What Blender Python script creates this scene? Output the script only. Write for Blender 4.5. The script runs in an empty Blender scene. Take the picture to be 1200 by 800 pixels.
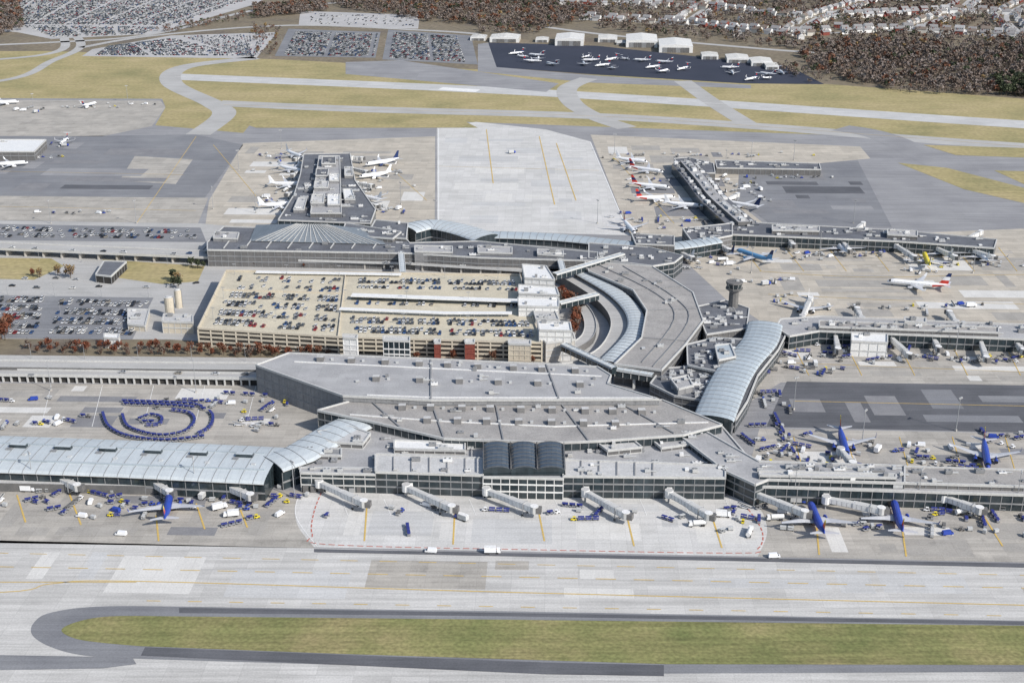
import bpy, math, random
import numpy as np
from mathutils import Vector
R=random.Random(7)
sc=bpy.context.scene
# ---------------------------------------------------------------- survey helpers
F=1500.0; CZ=310.0; TH=math.atan(600/1500.0); ST,CT=math.sin(TH),math.cos(TH)
def G(px,py,z=0.0):
    """photo measurement -> site coordinates (metres) of a point at elevation z"""
    u=(px-600)/F; v=(400-py)/F
    t=(CZ-z)/(ST-v*CT)
    return (u*t,(CT+v*ST)*t)
def GP(pts,z=0.0): return [G(p[0],p[1],z) for p in pts]
def cr(pts,n=6,closed=False):
    out=[];m=len(pts)
    rng=range(m) if closed else range(m-1)
    for i in rng:
        if closed: a,b,c,d=pts[(i-1)%m],pts[i],pts[(i+1)%m],pts[(i+2)%m]
        else: a,b,c,d=pts[max(i-1,0)],pts[i],pts[i+1],pts[min(i+2,m-1)]
        for k in range(n):
            t=k/n
            out.append(tuple(.5*((2*b[j])+(-a[j]+c[j])*t+(2*a[j]-5*b[j]+4*c[j]-d[j])*t*t+(-a[j]+3*b[j]-3*c[j]+d[j])*t**3) for j in (0,1)))
    if not closed: out.append(tuple(pts[-1]))
    return out
def inpoly(x,y,P):
    r=False;n=len(P);j=n-1
    for i in range(n):
        if (P[i][1]>y)!=(P[j][1]>y) and x<(P[j][0]-P[i][0])*(y-P[i][1])/(P[j][1]-P[i][1])+P[i][0]: r=not r
        j=i
    return r
def resample(path,step):
    out=[];acc=0
    for i in range(len(path)-1):
        a,b=path[i],path[i+1];L=math.dist(a,b)
        if L<1e-6: continue
        d=acc
        while d<L:
            t=d/L;out.append((a[0]+(b[0]-a[0])*t,a[1]+(b[1]-a[1])*t,math.atan2(b[1]-a[1],b[0]-a[0])));d+=step
        acc=d-L
    return out
# ---------------------------------------------------------------- materials
def mat(name,c,c2=None,scale=.05,rough=.85,metal=0.,joint=None,streak=0.,fine=.12,fscale=1.2,c3=None,spec=.3,spots=0.):
    m=bpy.data.materials.new(name);m.use_nodes=True
    nt=m.node_tree;N=nt.nodes;K=nt.links;b=N['Principled BSDF']
    b.inputs['Roughness'].default_value=rough;b.inputs['Metallic'].default_value=metal
    b.inputs['Specular IOR Level'].default_value=spec
    tc=N.new('ShaderNodeTexCoord')
    if c2 is None: c2=tuple(x*.82 for x in c)
    n=N.new('ShaderNodeTexNoise');n.inputs['Scale'].default_value=scale;n.inputs['Detail'].default_value=6;n.inputs['Roughness'].default_value=.62
    K.new(tc.outputs['Object'],n.inputs['Vector'])
    rp=N.new('ShaderNodeValToRGB');rp.color_ramp.elements[0].position=.33;rp.color_ramp.elements[1].position=.67
    rp.color_ramp.elements[0].color=(*c2,1);rp.color_ramp.elements[1].color=(*c,1)
    if c3:
        e=rp.color_ramp.elements.new(.5);e.color=(*c3,1)
    K.new(n.outputs['Fac'],rp.inputs['Fac'])
    cur=rp.outputs['Color']
    def mul(cur,col):
        mx=N.new('ShaderNodeMix');mx.data_type='RGBA';mx.blend_type='MULTIPLY';mx.inputs[0].default_value=1
        K.new(cur,mx.inputs[6]);K.new(col,mx.inputs[7]);return mx.outputs[2]
    if fine:
        f=N.new('ShaderNodeTexNoise');f.inputs['Scale'].default_value=fscale;f.inputs['Detail'].default_value=3
        K.new(tc.outputs['Object'],f.inputs['Vector'])
        r2=N.new('ShaderNodeMapRange');r2.inputs[1].default_value=.3;r2.inputs[2].default_value=.7;r2.inputs[3].default_value=1-fine;r2.inputs[4].default_value=1+fine*.6
        K.new(f.outputs['Fac'],r2.inputs[0]);cur=mul(cur,r2.outputs[0])
    if spots:
        f=N.new('ShaderNodeTexNoise');f.inputs['Scale'].default_value=.11;f.inputs['Detail'].default_value=5;f.inputs['Roughness'].default_value=.65
        K.new(tc.outputs['Object'],f.inputs['Vector'])
        r2=N.new('ShaderNodeMapRange');r2.inputs[1].default_value=.56;r2.inputs[2].default_value=.72;r2.inputs[3].default_value=1;r2.inputs[4].default_value=1-spots
        K.new(f.outputs['Fac'],r2.inputs[0]);cur=mul(cur,r2.outputs[0])
    if streak:
        mp=N.new('ShaderNodeMapping');mp.inputs['Scale'].default_value=(.012,.33,1);mp.inputs['Rotation'].default_value=(0,0,.035)
        K.new(tc.outputs['Object'],mp.inputs['Vector'])
        f=N.new('ShaderNodeTexNoise');f.inputs['Scale'].default_value=1;f.inputs['Detail'].default_value=5;f.inputs['Roughness'].default_value=.7
        K.new(mp.outputs[0],f.inputs['Vector'])
        r2=N.new('ShaderNodeMapRange');r2.inputs[1].default_value=.35;r2.inputs[2].default_value=.6;r2.inputs[3].default_value=1-streak;r2.inputs[4].default_value=1.03
        K.new(f.outputs['Fac'],r2.inputs[0]);cur=mul(cur,r2.outputs[0])
    if joint:
        w,h,ang,dark,var=joint
        mp=N.new('ShaderNodeMapping');mp.inputs['Rotation'].default_value=(0,0,ang)
        K.new(tc.outputs['Object'],mp.inputs['Vector'])
        br=N.new('ShaderNodeTexBrick');br.offset=0;br.inputs['Scale'].default_value=1;br.inputs['Brick Width'].default_value=w;br.inputs['Row Height'].default_value=h
        br.inputs['Mortar Size'].default_value=.09;br.inputs['Mortar Smooth'].default_value=.5
        br.inputs['Color1'].default_value=(1-var,1-var,1-var,1);br.inputs['Color2'].default_value=(1.0,1.0,1.0,1);br.inputs['Mortar'].default_value=(dark,dark,dark,1)
        K.new(mp.outputs[0],br.inputs['Vector']);cur=mul(cur,br.outputs['Color'])
    K.new(cur,b.inputs['Base Color'])
    return m
J=.03
M={}
M['land']=mat('ground_scrub',(.22,.18,.13),(.15,.125,.10),scale=.012,fine=.25,fscale=.15,c3=(.19,.16,.11))
M['grass']=mat('airfield_grass',(.43,.355,.19),(.28,.255,.12),scale=.014,fine=.2,fscale=.25,c3=(.37,.315,.155),streak=.2)
M['lawn']=mat('lawn_grass',(.34,.29,.14),(.16,.185,.065),scale=.022,fine=.28,fscale=.6,c3=(.24,.235,.095),streak=.28)
M['pave']=mat('aged_asphalt',(.33,.33,.335),(.26,.26,.27),scale=.02,joint=(60,11,J,.85,.09),streak=.18)
M['asph']=mat('asphalt',(.255,.26,.27),(.19,.195,.21),scale=.02,streak=.15,joint=(50,9,J,.85,.08))
M['dark']=mat('dark_asphalt',(.135,.138,.15),(.095,.098,.108),scale=.03,streak=.18)
M['black']=mat('fresh_asphalt',(.042,.048,.07),(.03,.035,.053),scale=.01,fine=.1)
M['conc']=mat('light_concrete',(.63,.62,.60),(.54,.535,.51),scale=.03,joint=(7.6,7.6,J,.76,.10),streak=.12,spots=.12)
M['taxi']=mat('taxiway_concrete',(.60,.59,.565),(.51,.50,.475),scale=.02,joint=(15,7.6,J,.76,.12),streak=.22,spots=.08)
M['tan']=mat('tan_concrete',(.56,.51,.43),(.45,.415,.355),scale=.035,joint=(7.6,7.6,J,.78,.14),streak=.2,spots=.15)
M['tan2']=mat('grey_tan_concrete',(.49,.46,.41),(.38,.36,.325),scale=.035,joint=(7.6,7.6,J,.8,.14),streak=.22,spots=.22)
M['pad']=mat('pad_concrete',(.56,.56,.55),(.49,.49,.48),scale=.02,joint=(12,12,J,.86,.09),streak=.12)
M['pA']=mat('new_concrete_patch',(.64,.63,.60),(.58,.57,.54),scale=.1,joint=(7.6,7.6,J,.8,.06))
M['pB']=mat('old_concrete_patch',(.39,.37,.335),(.33,.315,.29),scale=.1,joint=(7.6,7.6,J,.8,.1),spots=.2)
M['pC']=mat('asphalt_patch',(.24,.24,.245),(.19,.19,.2),scale=.1)
M['lot']=mat('parking_lot_surface',(.46,.45,.44),(.38,.375,.37),scale=.02)
M['road']=mat('road_surface',(.45,.445,.43),(.38,.375,.36),scale=.03,streak=.12)
M['yel']=mat('yellow_paint',(.62,.42,.10),(.50,.37,.14),scale=.3)
M['white']=mat('white_paint',(.78,.78,.76),(.66,.66,.64),scale=.3)
M['red']=mat('red_paint',(.50,.14,.10),(.42,.16,.13),scale=.3)
M['roofL']=mat('light_membrane_roof',(.56,.56,.55),(.46,.46,.455),scale=.06,joint=(9,4.5,J,.86,.09),fine=.15,spots=.1)
M['roofM']=mat('grey_membrane_roof',(.42,.42,.42),(.33,.33,.335),scale=.05,joint=(12,6,J,.85,.1),fine=.15,spots=.14)
M['roofG']=mat('gravel_roof',(.39,.375,.355),(.30,.29,.28),scale=.07,joint=(20,8,.5,.86,.1),fine=.2,spots=.14)
M['roofD']=mat('dark_roof',(.165,.175,.195),(.115,.12,.135),scale=.06,joint=(10,5,J,.8,.12),fine=.2,spots=.15)
M['metal']=mat('pale_metal_roof',(.52,.565,.585),(.44,.48,.50),scale=.05,rough=.5,joint=(3.2,200,J,.82,.04),fine=.08)
M['metalB']=mat('blue_grey_metal_roof',(.42,.475,.51),(.35,.395,.425),scale=.05,rough=.45,joint=(200,3.2,J,.82,.04),fine=.08)
M['slat']=mat('slatted_roof',(.22,.25,.28),(.17,.195,.22),scale=.05,rough=.5,joint=(3,2,J,.6,.1))
M['vault']=mat('dark_vault_glazing',(.085,.11,.14),(.065,.085,.11),scale=.2,rough=.3,joint=(2.5,2.5,J,.5,.1))
M['glass']=mat('curtain_wall_glass',(.045,.062,.072),(.025,.037,.043),scale=.15,rough=.15,spec=.6,joint=(3,3,J,.6,.3))
M['wall']=mat('precast_wall',(.50,.475,.43),(.42,.4,.365),scale=.2)
M['walld']=mat('dark_wall',(.17,.165,.16),(.12,.12,.12),scale=.2)
M['wallg']=mat('grey_panel_wall',(.30,.30,.30),(.24,.24,.245),scale=.2,joint=(4,4,J,.7,.08))
M['trim']=mat('light_trim',(.54,.54,.52),(.47,.47,.46),scale=.4,rough=.6)
M['trimd']=mat('grey_trim',(.27,.275,.28),(.21,.215,.22),scale=.4,rough=.6)
M['wht']=mat('white_cladding',(.76,.76,.74),(.68,.68,.67),scale=.3,rough=.5)
M['unit']=mat('hvac_casing',(.52,.53,.53),(.42,.43,.43),scale=.5,rough=.55)
M['deck']=mat('garage_deck',(.60,.545,.42),(.49,.45,.355),scale=.05,joint=(17,9,J,.85,.06),fine=.15,spots=.12)
M['gar']=mat('garage_precast',(.58,.525,.42),(.49,.44,.36),scale=.1)
M['shade']=mat('opening_shade',(.05,.047,.043),(.03,.03,.03),scale=.2)  # near-black colour stands in for shade inside open bays
M['brick']=mat('red_brick',(.25,.07,.05),(.18,.05,.04),scale=.6)
M['rub']=mat('rubber',(.02,.02,.02),rough=.9)
M['steel']=mat('galvanised_steel',(.34,.35,.36),rough=.5)
M['blueC']=mat('blue_cart_canopy',(.035,.055,.25),(.03,.035,.17),scale=.8,rough=.5)
M['acw']=mat('aircraft_white',(.80,.81,.82),(.74,.75,.76),scale=.3,rough=.3,spec=.5,fine=.03)
M['acg']=mat('aircraft_grey_wing',(.52,.53,.55),(.45,.46,.48),scale=.3,rough=.35,spec=.5,fine=.06)
M['acb']=mat('aircraft_blue',(.03,.07,.38),(.025,.055,.31),scale=.3,rough=.3,spec=.5,fine=.04)
M['acr']=mat('aircraft_red',(.55,.05,.035),(.47,.045,.03),scale=.3,rough=.3,fine=.04)
M['aco']=mat('aircraft_orange',(.78,.28,.03),(.68,.24,.03),scale=.3,rough=.3,fine=.04)
M['acy']=mat('aircraft_yellow',(.75,.62,.04),(.68,.55,.03),scale=.3,rough=.3,fine=.04)
M['acn']=mat('aircraft_navy',(.02,.04,.13),rough=.3)
M['acs']=mat('aircraft_sky_blue',(.13,.32,.55),rough=.3)
M['eng']=mat('engine_metal',(.35,.36,.38),rough=.35,metal=.4)
M['win']=mat('window_dark',(.015,.02,.028),rough=.15,spec=.6)
M['bark']=mat('bark',(.10,.075,.055),rough=.95)
# ---------------------------------------------------------------- mesh builder
class MB:
    def __init__(s): s.v=[];s.f=[];s.m=[];s.ms=[]
    def mi(s,k):
        mm=M[k] if isinstance(k,str) else k
        if mm not in s.ms: s.ms.append(mm)
        return s.ms.index(mm)
    def face(s,idx,k): s.f.append(tuple(idx));s.m.append(s.mi(k))
    def add(s,vs):
        b=len(s.v);s.v.extend(vs);return b
    def poly(s,P,z,k):
        a=sum(P[i][0]*P[(i+1)%len(P)][1]-P[(i+1)%len(P)][0]*P[i][1] for i in range(len(P)))
        if a<0: P=P[::-1]
        b=s.add([(x,y,z) for x,y in P]);s.face(range(b,b+len(P)),k)
    def prism(s,P,z0,z1,kt,kw,top=True):
        a=sum(P[i][0]*P[(i+1)%len(P)][1]-P[(i+1)%len(P)][0]*P[i][1] for i in range(len(P)))
        if a<0: P=P[::-1]
        n=len(P);b=s.add([(x,y,z0) for x,y in P]+[(x,y,z1) for x,y in P])
        if top: s.face(range(b+n,b+2*n),kt)
        for i in range(n):
            j=(i+1)%n;s.face((b+i,b+j,b+n+j,b+n+i),kw)
    def box(s,cx,cy,z0,z1,lx,ly,a=0,k='unit',kt=None,tx=1,ty=1,ox=0):
        c,d=math.cos(a),math.sin(a);vs=[]
        for z,fx,fy,o in ((z0,1,1,0),(z1,tx,ty,ox)):
            for sx,sy in ((-1,-1),(1,-1),(1,1),(-1,1)):
                x=sx*lx/2*fx+o;y=sy*ly/2*fy;vs.append((cx+x*c-y*d,cy+x*d+y*c,z))
        b=s.add(vs);s.face((b+4,b+5,b+6,b+7),kt or k);s.face((b+3,b+2,b+1,b),k)
        for i in range(4):
            j=(i+1)%4;s.face((b+i,b+j,b+4+j,b+4+i),k)
    def beam(s,p0,p1,w,h,k):
        p0=Vector(p0);p1=Vector(p1);d=p1-p0
        if d.length<1e-4: return
        d.normalize();up=Vector((0,0,1))
        sd=d.cross(up) if abs(d.z)<.98 else Vector((1,0,0))
        sd.normalize();u=sd.cross(d).normalized();vs=[]
        for p in (p0,p1):
            for a,c in ((-1,-1),(1,-1),(1,1),(-1,1)): vs.append(tuple(p+sd*a*w/2+u*c*h/2))
        b=s.add(vs)
        s.face((b,b+1,b+2,b+3),k);s.face((b+7,b+6,b+5,b+4),k)
        for i in range(4):
            j=(i+1)%4;s.face((b+i,b+4+i,b+4+j,b+j),k)
    def cyl(s,p0,p1,r0,r1,n,k,kc=None):
        p0=Vector(p0);p1=Vector(p1);d=(p1-p0).normalized()
        a=d.cross(Vector((0,0,1))) if abs(d.z)<.9 else Vector((1,0,0))
        a.normalize();c=d.cross(a);vs=[]
        for p,r in ((p0,r0),(p1,r1)):
            for i in range(n):
                t=2*math.pi*i/n;vs.append(tuple(p+a*math.cos(t)*r+c*math.sin(t)*r))
        b=s.add(vs)
        for i in range(n):
            j=(i+1)%n;s.face((b+i,b+j,b+n+j,b+n+i),k)
        s.face(range(b+n,b+2*n),kc or k);s.face(range(b+n-1,b-1,-1),kc or k)
    def sweep(s,path,prof,ks,caps='wall'):
        n=len(path);m=len(prof);rings=[]
        for i in range(n):
            a=Vector(path[max(i-1,0)][:2]);c=Vector(path[min(i+1,n-1)][:2]);d=(c-a).normalized()
            nr=Vector((-d.y,d.x));p=path[i]
            rings.append(s.add([(p[0]+nr.x*o,p[1]+nr.y*o,z) for o,z in prof]))
        for i in range(n-1):
            for j in range(m-1):
                s.face((rings[i]+j,rings[i+1]+j,rings[i+1]+j+1,rings[i]+j+1),ks[j] if isinstance(ks,list) else ks)
        if caps:
            s.face([rings[0]+j for j in range(m)],caps);s.face([rings[-1]+j for j in range(m)][::-1],caps)
    def obj(s,name,smooth=False,link=True,loc=(0,0,0),rot=0):
        me=bpy.data.meshes.new(name);me.from_pydata(s.v,[],s.f)
        for k in s.ms: me.materials.append(k)
        me.polygons.foreach_set('material_index',s.m)
        if smooth: me.polygons.foreach_set('use_smooth',[True]*len(s.f))
        me.update()
        if not link: return me
        o=bpy.data.objects.new(name,me);sc.collection.objects.link(o);o.location=loc;o.rotation_euler=(0,0,rot);return o
def inst(me,name,x,y,z,a,s=1):
    o=bpy.data.objects.new(name,me);sc.collection.objects.link(o);o.location=(x,y,z);o.rotation_euler=(0,0,a)
    if s!=1: o.scale=(s,s,s)
    return o
# ---------------------------------------------------------------- ground sheets
g=MB();S=9000
g.poly([(-S,-2500),(S,-2500),(S,14000),(-S,14000)],0,'land');g.obj('ground')
def sheet(name,pts,k,z,smooth=False):
    b=MB();p=cr(pts,6,True) if smooth else pts;b.poly(GP(p),z,k);return b.obj(name)
Z1,Z2,Z3,Z4,Z5,Z6=.03,.06,.09,.12,.15,.18
sheet('grass_field',[(-700,62),(60,60),(330,70),(480,78),(700,88),(960,98),(1200,116),(1900,170),(1900,320),(-700,200)],'grass',Z1)
sheet('apron_asphalt',[(-900,112),(190,116),(194,126),(182,147),(285,156),(300,138),(545,143),(1020,160),(1900,215),(2600,1300),(-1600,1300)],'pave',Z2)
def strip(name,pts,w,k,z,n=8):
    b=MB();p=GP(cr(pts,n))
    b.sweep(p,[(w/2,z),(-w/2,z)],k,caps=None);return b.obj(name)
strip('runway',[(205,90),(560,105),(830,121),(1200,146),(1900,190)],44,'pad',Z3)
strip('taxiway',[(255,121),(420,128),(690,136),(900,149),(1200,172),(1900,215)],34,'road',Z3)
strip('taxiway',[(300,68),(215,79),(202,98),(250,122),(262,135),(232,158)],28,'road',Z4)
strip('taxiway',[(690,92),(665,104),(672,122),(700,138),(735,150)],26,'road',Z4)
strip('taxiway',[(800,95),(835,120),(880,148)],24,'road',Z4)
strip('taxiway',[(985,150),(1040,162),(1130,205),(1240,245)],36,'pave',Z4)
sheet('taxiway_apron',[(405,73),(470,71),(655,98),(640,108),(405,87)],'pave',Z4)
sheet('apron_concrete',[(-400,116),(188,118),(194,126),(178,148),(120,160),(-400,158)],'tan2',Z3)
sheet('grass_strip',[(272,140),(330,128),(540,140),(560,150),(300,150)],'grass',Z5)
sheet('apron_asphalt',[(-400,162),(60,160),(230,158),(285,170),(240,232),(-400,228)],'asph',Z3)
sheet('apron_concrete',[(158,183),(226,187),(206,216),(140,212)],'tan2',Z4)
sheet('apron_concrete',[(-400,226),(244,232),(232,262),(-400,252)],'tan2',Z4)
sheet('apron_concrete',[(285,168),(510,160),(510,270),(240,268),(245,235)],'tan',Z3)
sheet('deicing_pad',[(512,150),(558,143),(640,152),(692,166),(738,276),(512,270)],'conc',Z3)
sheet('apron_concrete',[(692,158),(1008,172),(1020,186),(868,200),(862,236),(900,266),(850,290),(738,276)],'tan',Z4)
sheet('apron_asphalt',[(866,200),(1005,188),(1045,266),(905,264),(864,235)],'asph',Z5)
sheet('apron_concrete',[(780,285),(1200,268),(1900,300),(1900,400),(905,385),(850,350)],'tan',Z3)
sheet('apron_concrete',[(890,395),(1900,415),(1900,470),(915,448),(880,470)],'tan2',Z3)
sheet('apron_asphalt',[(922,447),(1900,463),(1900,522),(898,500)],'dark',Z4)
sheet('apron_concrete',[(890,502),(1900,520),(1900,600),(870,575)],'tan2',Z3)
sheet('apron_concrete',[(-400,445),(300,452),(400,480),(340,545),(-400,520)],'tan2',Z3)
sheet('apron_concrete',[(-500,565),(380,575),(346,600),(368,642),(-500,628)],'tan2',Z3)
sheet('apron_concrete',cr([(368,641),(350,618),(346,598),(352,580),(380,570)],4)+cr([(872,582),(892,598),(899,624),(888,652)],4),'conc',Z4)
sheet('apron_concrete',[(872,582),(1900,600),(1900,674),(888,652)],'tan2',Z3)
sheet('taxiway_concrete',[(-800,620),(0,633),(368,642),(1200,664),(1900,682),(2400,1200),(-1300,1200)],'taxi',Z3)
sheet('taxiway_shoulder',[(368,643),(890,654),(1900,674),(1900,681),(890,658),(368,647)],'dark',Z5)
sheet('taxiway_shoulder',cr([(300,712),(130,710),(62,717),(40,729),(38,744),(60,758),(100,768),(170,772)],6)+[(640,786),(780,789),(1200,787),(2000,800),(2000,742),(1200,727),(600,716)],'asph',Z4)
sheet('taxiway_shoulder',[(170,758),(640,776),(778,779),(778,792),(640,790),(165,768)],'dark',Z5)
sheet('taxiway_shoulder',[(-300,762),(155,770),(160,778),(120,783),(-300,790)],'asph',Z5)
sheet('taxiway_shoulder',[(210,712),(600,718),(1200,728),(2000,743),(2000,748),(1200,732),(600,722),(210,718)],'dark',Z5)
sheet('grass_island',cr([(200,722),(130,722),(92,728),(72,738),(88,748),(120,753),(165,757)],6)+[(400,766),(780,778),(1200,779),(2000,790),(2000,748),(1200,733),(600,726)],'lawn',Z6)
sheet('grass_strip',[(1052,191),(1110,197),(1260,236),(1260,252),(1130,222)],'grass',Z5)
sheet('grass_strip',[(1082,170),(1400,180),(1400,192),(1120,182)],'grass',Z6)
sheet('grass_strip',[(1165,200),(1400,206),(1400,226),(1200,216)],'grass',Z5)
sheet('landside_road',[(-500,252),(235,262),(660,300),(760,330),(740,430),(400,445),(-500,440)],'road',Z4)
sheet('grass_verge',[(120,304),(150,306),(240,312),(232,330),(190,333),(140,326)],'grass',Z5)
sheet('grass_verge',[(-200,300),(60,303),(75,312),(40,328),(-200,322)],'grass',Z5)
sheet('planting_bed',[(-200,396),(200,398),(420,410),(520,415),(520,424),(380,420),(-200,414)],'land',Z5)
sheet('parking_lot',[(-200,343),(180,349),(155,398),(-200,394)],'asph',Z6)
sheet('parking_lot',[(-200,259),(235,267),(242,284),(-200,280)],'asph',Z6)
for q in ([(-200,-12),(330,-12),(300,5),(180,40),(60,46),(20,38),(-200,30)],[(108,58),(200,42),(325,38),(300,69),(96,66)],[(338,34),(446,38),(440,68),(322,66)],[(455,35),(552,42),(560,76),(448,70)],[(352,13),(492,18),(490,34),(350,30)]):
    sheet('parking_lot',q,'lot' if q[0][0]<300 or q[0][0]==352 else 'asph',Z4)
sheet('hangar_apron',[(572,50),(700,54),(830,68),(925,78),(966,99),(870,98),(705,88),(582,79)],'black',Z4)
sheet('hangar_apron',[(560,52),(574,50),(584,79),(700,89),(880,100),(880,104),(690,97),(560,84)],'pave',Z3)
for p in ([(-200,110),(0,95),(60,72),(95,52),(60,20),(20,-12)],[(95,56),(180,42),(340,30),(500,36),(560,40)],[(-200,60),(60,50),(180,40),(300,12),(420,2)],[(640,32),(720,42),(900,58),(960,62)],[(-200,80),(40,66),(75,44),(30,10),(10,-20)]):
    strip('road',p,14,'road',Z5)
# residential streets
SUB=[[(690,22),(800,28),(930,40),(1060,36),(1300,48)],[(660,4),(800,8),(960,20),(1120,14),(1300,22)],[(700,-14),(860,-8),(1020,0),(1300,-6)],[(800,28),(830,8),(860,-8),(900,-24)],[(930,40),(960,20),(1020,0),(1040,-24)],[(1060,36),(1090,26),(1120,14),(1160,-22)],[(1200,42),(1180,18),(1230,-6)]]
for p in SUB: strip('street',p,9,'road',Z5)
# slab repairs
pt=MB();pused=[]
def patches(pts,n,z,ks,u=7.6,mx=6):
    P=GP(pts);xs=[p[0] for p in P];ys=[p[1] for p in P];c=0;t=0
    while c<n and t<n*14:
        t+=1;w=u*R.randint(1,mx);h=u*R.randint(1,max(1,mx//2));x=round(R.uniform(min(xs),max(xs))/u)*u;y=round(R.uniform(min(ys),max(ys))/u)*u
        a=-J;cc,s=math.cos(a),math.sin(a)
        q=[(x+i*w/2*cc-j*h/2*s,y+i*w/2*s+j*h/2*cc) for i,j in ((-1,-1),(1,-1),(1,1),(-1,1))]
        if not all(inpoly(a_,b_,P) for a_,b_ in q): continue
        if any(abs(x-e[0])<(w+e[2])/2+.5 and abs(y-e[1])<(h+e[3])/2+.5 for e in pused): continue
        pused.append((x,y,w,h));pt.poly(q,z+.012,R.choice(ks));c+=1
patches([(-100,568),(345,577),(340,600),(360,636),(-100,626)],26,Z3,('pA','pB','pB','pC'))
patches([(360,585),(868,590),(885,640),(372,635)],16,Z4,('pA','pA','pad'))
patches([(895,592),(1300,598),(1300,660),(900,648)],26,Z3,('pA','pB','pB'))
patches([(-100,448),(300,456),(330,500),(-100,505)],22,Z3,('pA','pB','pC'))
patches([(890,508),(1250,518),(1250,560),(900,545)],22,Z3,('pA','pB','pC'))
patches([(915,405),(1250,418),(1250,450),(920,442)],18,Z3,('pA','pB'))
patches([(880,300),(1250,285),(1250,380),(940,370)],40,Z3,('pA','pB','tan2'),7.6,9)
patches([(-100,640),(1250,672),(1250,712),(100,700)],30,Z3,('pA','pad','tan2'),7.6,8)
patches([(290,172),(505,165),(505,262),(250,262)],20,Z3,('pA','pB'),10,6)
patches([(518,155),(640,158),(690,175),(725,262),(518,262)],16,Z3,('pA','pad','pad'),12,5)
patches([(700,168),(860,172),(860,260),(760,268)],22,Z4,('pA','pB','pC'),10,6)
patches([(870,204),(1000,194),(1035,260),(905,258)],12,Z5,('pave','pC','dark'),12,7)
patches([(-100,165),(225,162),(235,180),(200,228),(-100,224)],16,Z4,('pave','dark','pC'),14,8)
patches([(925,452),(1250,460),(1250,502),(910,496)],8,Z4,('pC','asph'),9,7)
pt.obj('pavement_patches')
# ---------------------------------------------------------------- markings
mk=MB()
def line(pts,w,k='yel',z=Z6+.03,n=6,zz=0):
    p=GP(cr(pts,n) if len(pts)>2 else pts,zz);mk.sweep(p,[(w/2,z+zz),(-w/2,z+zz)],k,caps=None)
def dash(pts,w,on,off,k='yel',z=Z6+.03):
    p=GP(cr(pts,8) if len(pts)>2 else pts)
    for x,y,a in resample(p,on+off):
        c,s=math.cos(a)*on/2,math.sin(a)*on/2
        mk.sweep([(x-c,y-s),(x+c,y+s)],[(w/2,z),(-w/2,z)],k,caps=None)
line([(-300,700),(0,694),(60,684),(160,681),(600,694),(1200,709),(1900,727)],.6)
line([(-300,682),(160,682)],.5)
dash([(-300,661),(0,664),(600,676),(1200,689),(1900,702)],.5,9,8,'yel')
dash([(0,648),(600,661),(1200,674),(1900,690)],.4,8,10,'yel')
dash([(180,704),(600,711),(1200,722),(1900,740)],.45,6,12,'yel')
for x0,y0,x1,y1 in ((430,592,427,634),(533,598,531,638),(631,598,638,634),(735,606,743,640),(835,607,846,642),(80,575,95,615),(183,604,186,634),(275,580,290,618),(957,618,960,650),(1057,618,1062,652),(1150,600,1175,640),(230,590,240,620),(20,580,30,612)):
    line([(x0,y0),(x1,y1)],.8)
for x in range(400,860,50): line([(x,585),(x+8,604)],.3,'white')
dash([(378,574),(368,600),(366,626),(385,638),(620,644),(860,648),(888,643),(893,622),(872,590)],.6,3,1.5,'red')
line([(350,580),(347,606),(372,641)],.4,'white')
line([(514,151),(514,268)],.9,'white');line([(692,167),(736,272)],.9,'white');line([(514,268),(600,271),(736,275)],.8,'white')
line([(545,150),(640,156),(690,167)],.8,'white')
for x,y,x2,y2 in ((570,152,578,215),(632,160,650,240),(652,168,675,235)): line([(x,y),(x2,y2)],.9,'yel')
line([(514,195),(702,200)],.5,'yel')
line([(205,90),(560,105),(830,121),(1200,146)],.9,'white');line([(262,123),(420,128),(690,136),(900,149),(1200,172)],.6)
mk.sweep(GP([(516,104),(560,107)]),[(9,.23),(-9,.23)],'white',caps=None)
line([(890,318),(1020,325),(1200,322),(1500,325)],.6);line([(900,345),(1050,352),(1250,358)],.5)
dash([(880,305),(1000,312),(1200,306)],.5,6,5,'white')
line([(930,470),(1300,478)],.5);line([(920,425),(1200,436)],.4)
for x in range(930,1300,62):
    line([(x,405),(x+18,440)],.5);line([(x,512),(x+14,560)],.5)
for x in range(870,1200,50): line([(x,290),(x+22,318)],.5)
for x in range(0,330,60): line([(x,452),(x-12,500)],.3,'white')
line([(250,170),(300,230)],.5);line([(450,190),(500,235)],.5);line([(720,185),(790,262)],.5)
line([(-100,240),(230,247)],.5);line([(-50,200),(215,205)],.5);line([(230,160),(160,262)],.5)
for y in (423,430): dash([(-200,y),(320,y+3)],.3,4,6,'white')
for y in (300,306): dash([(-200,y-8),(240,y),(640,y+17)],.3,4,6,'white')
mk.obj('pavement_markings')
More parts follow.
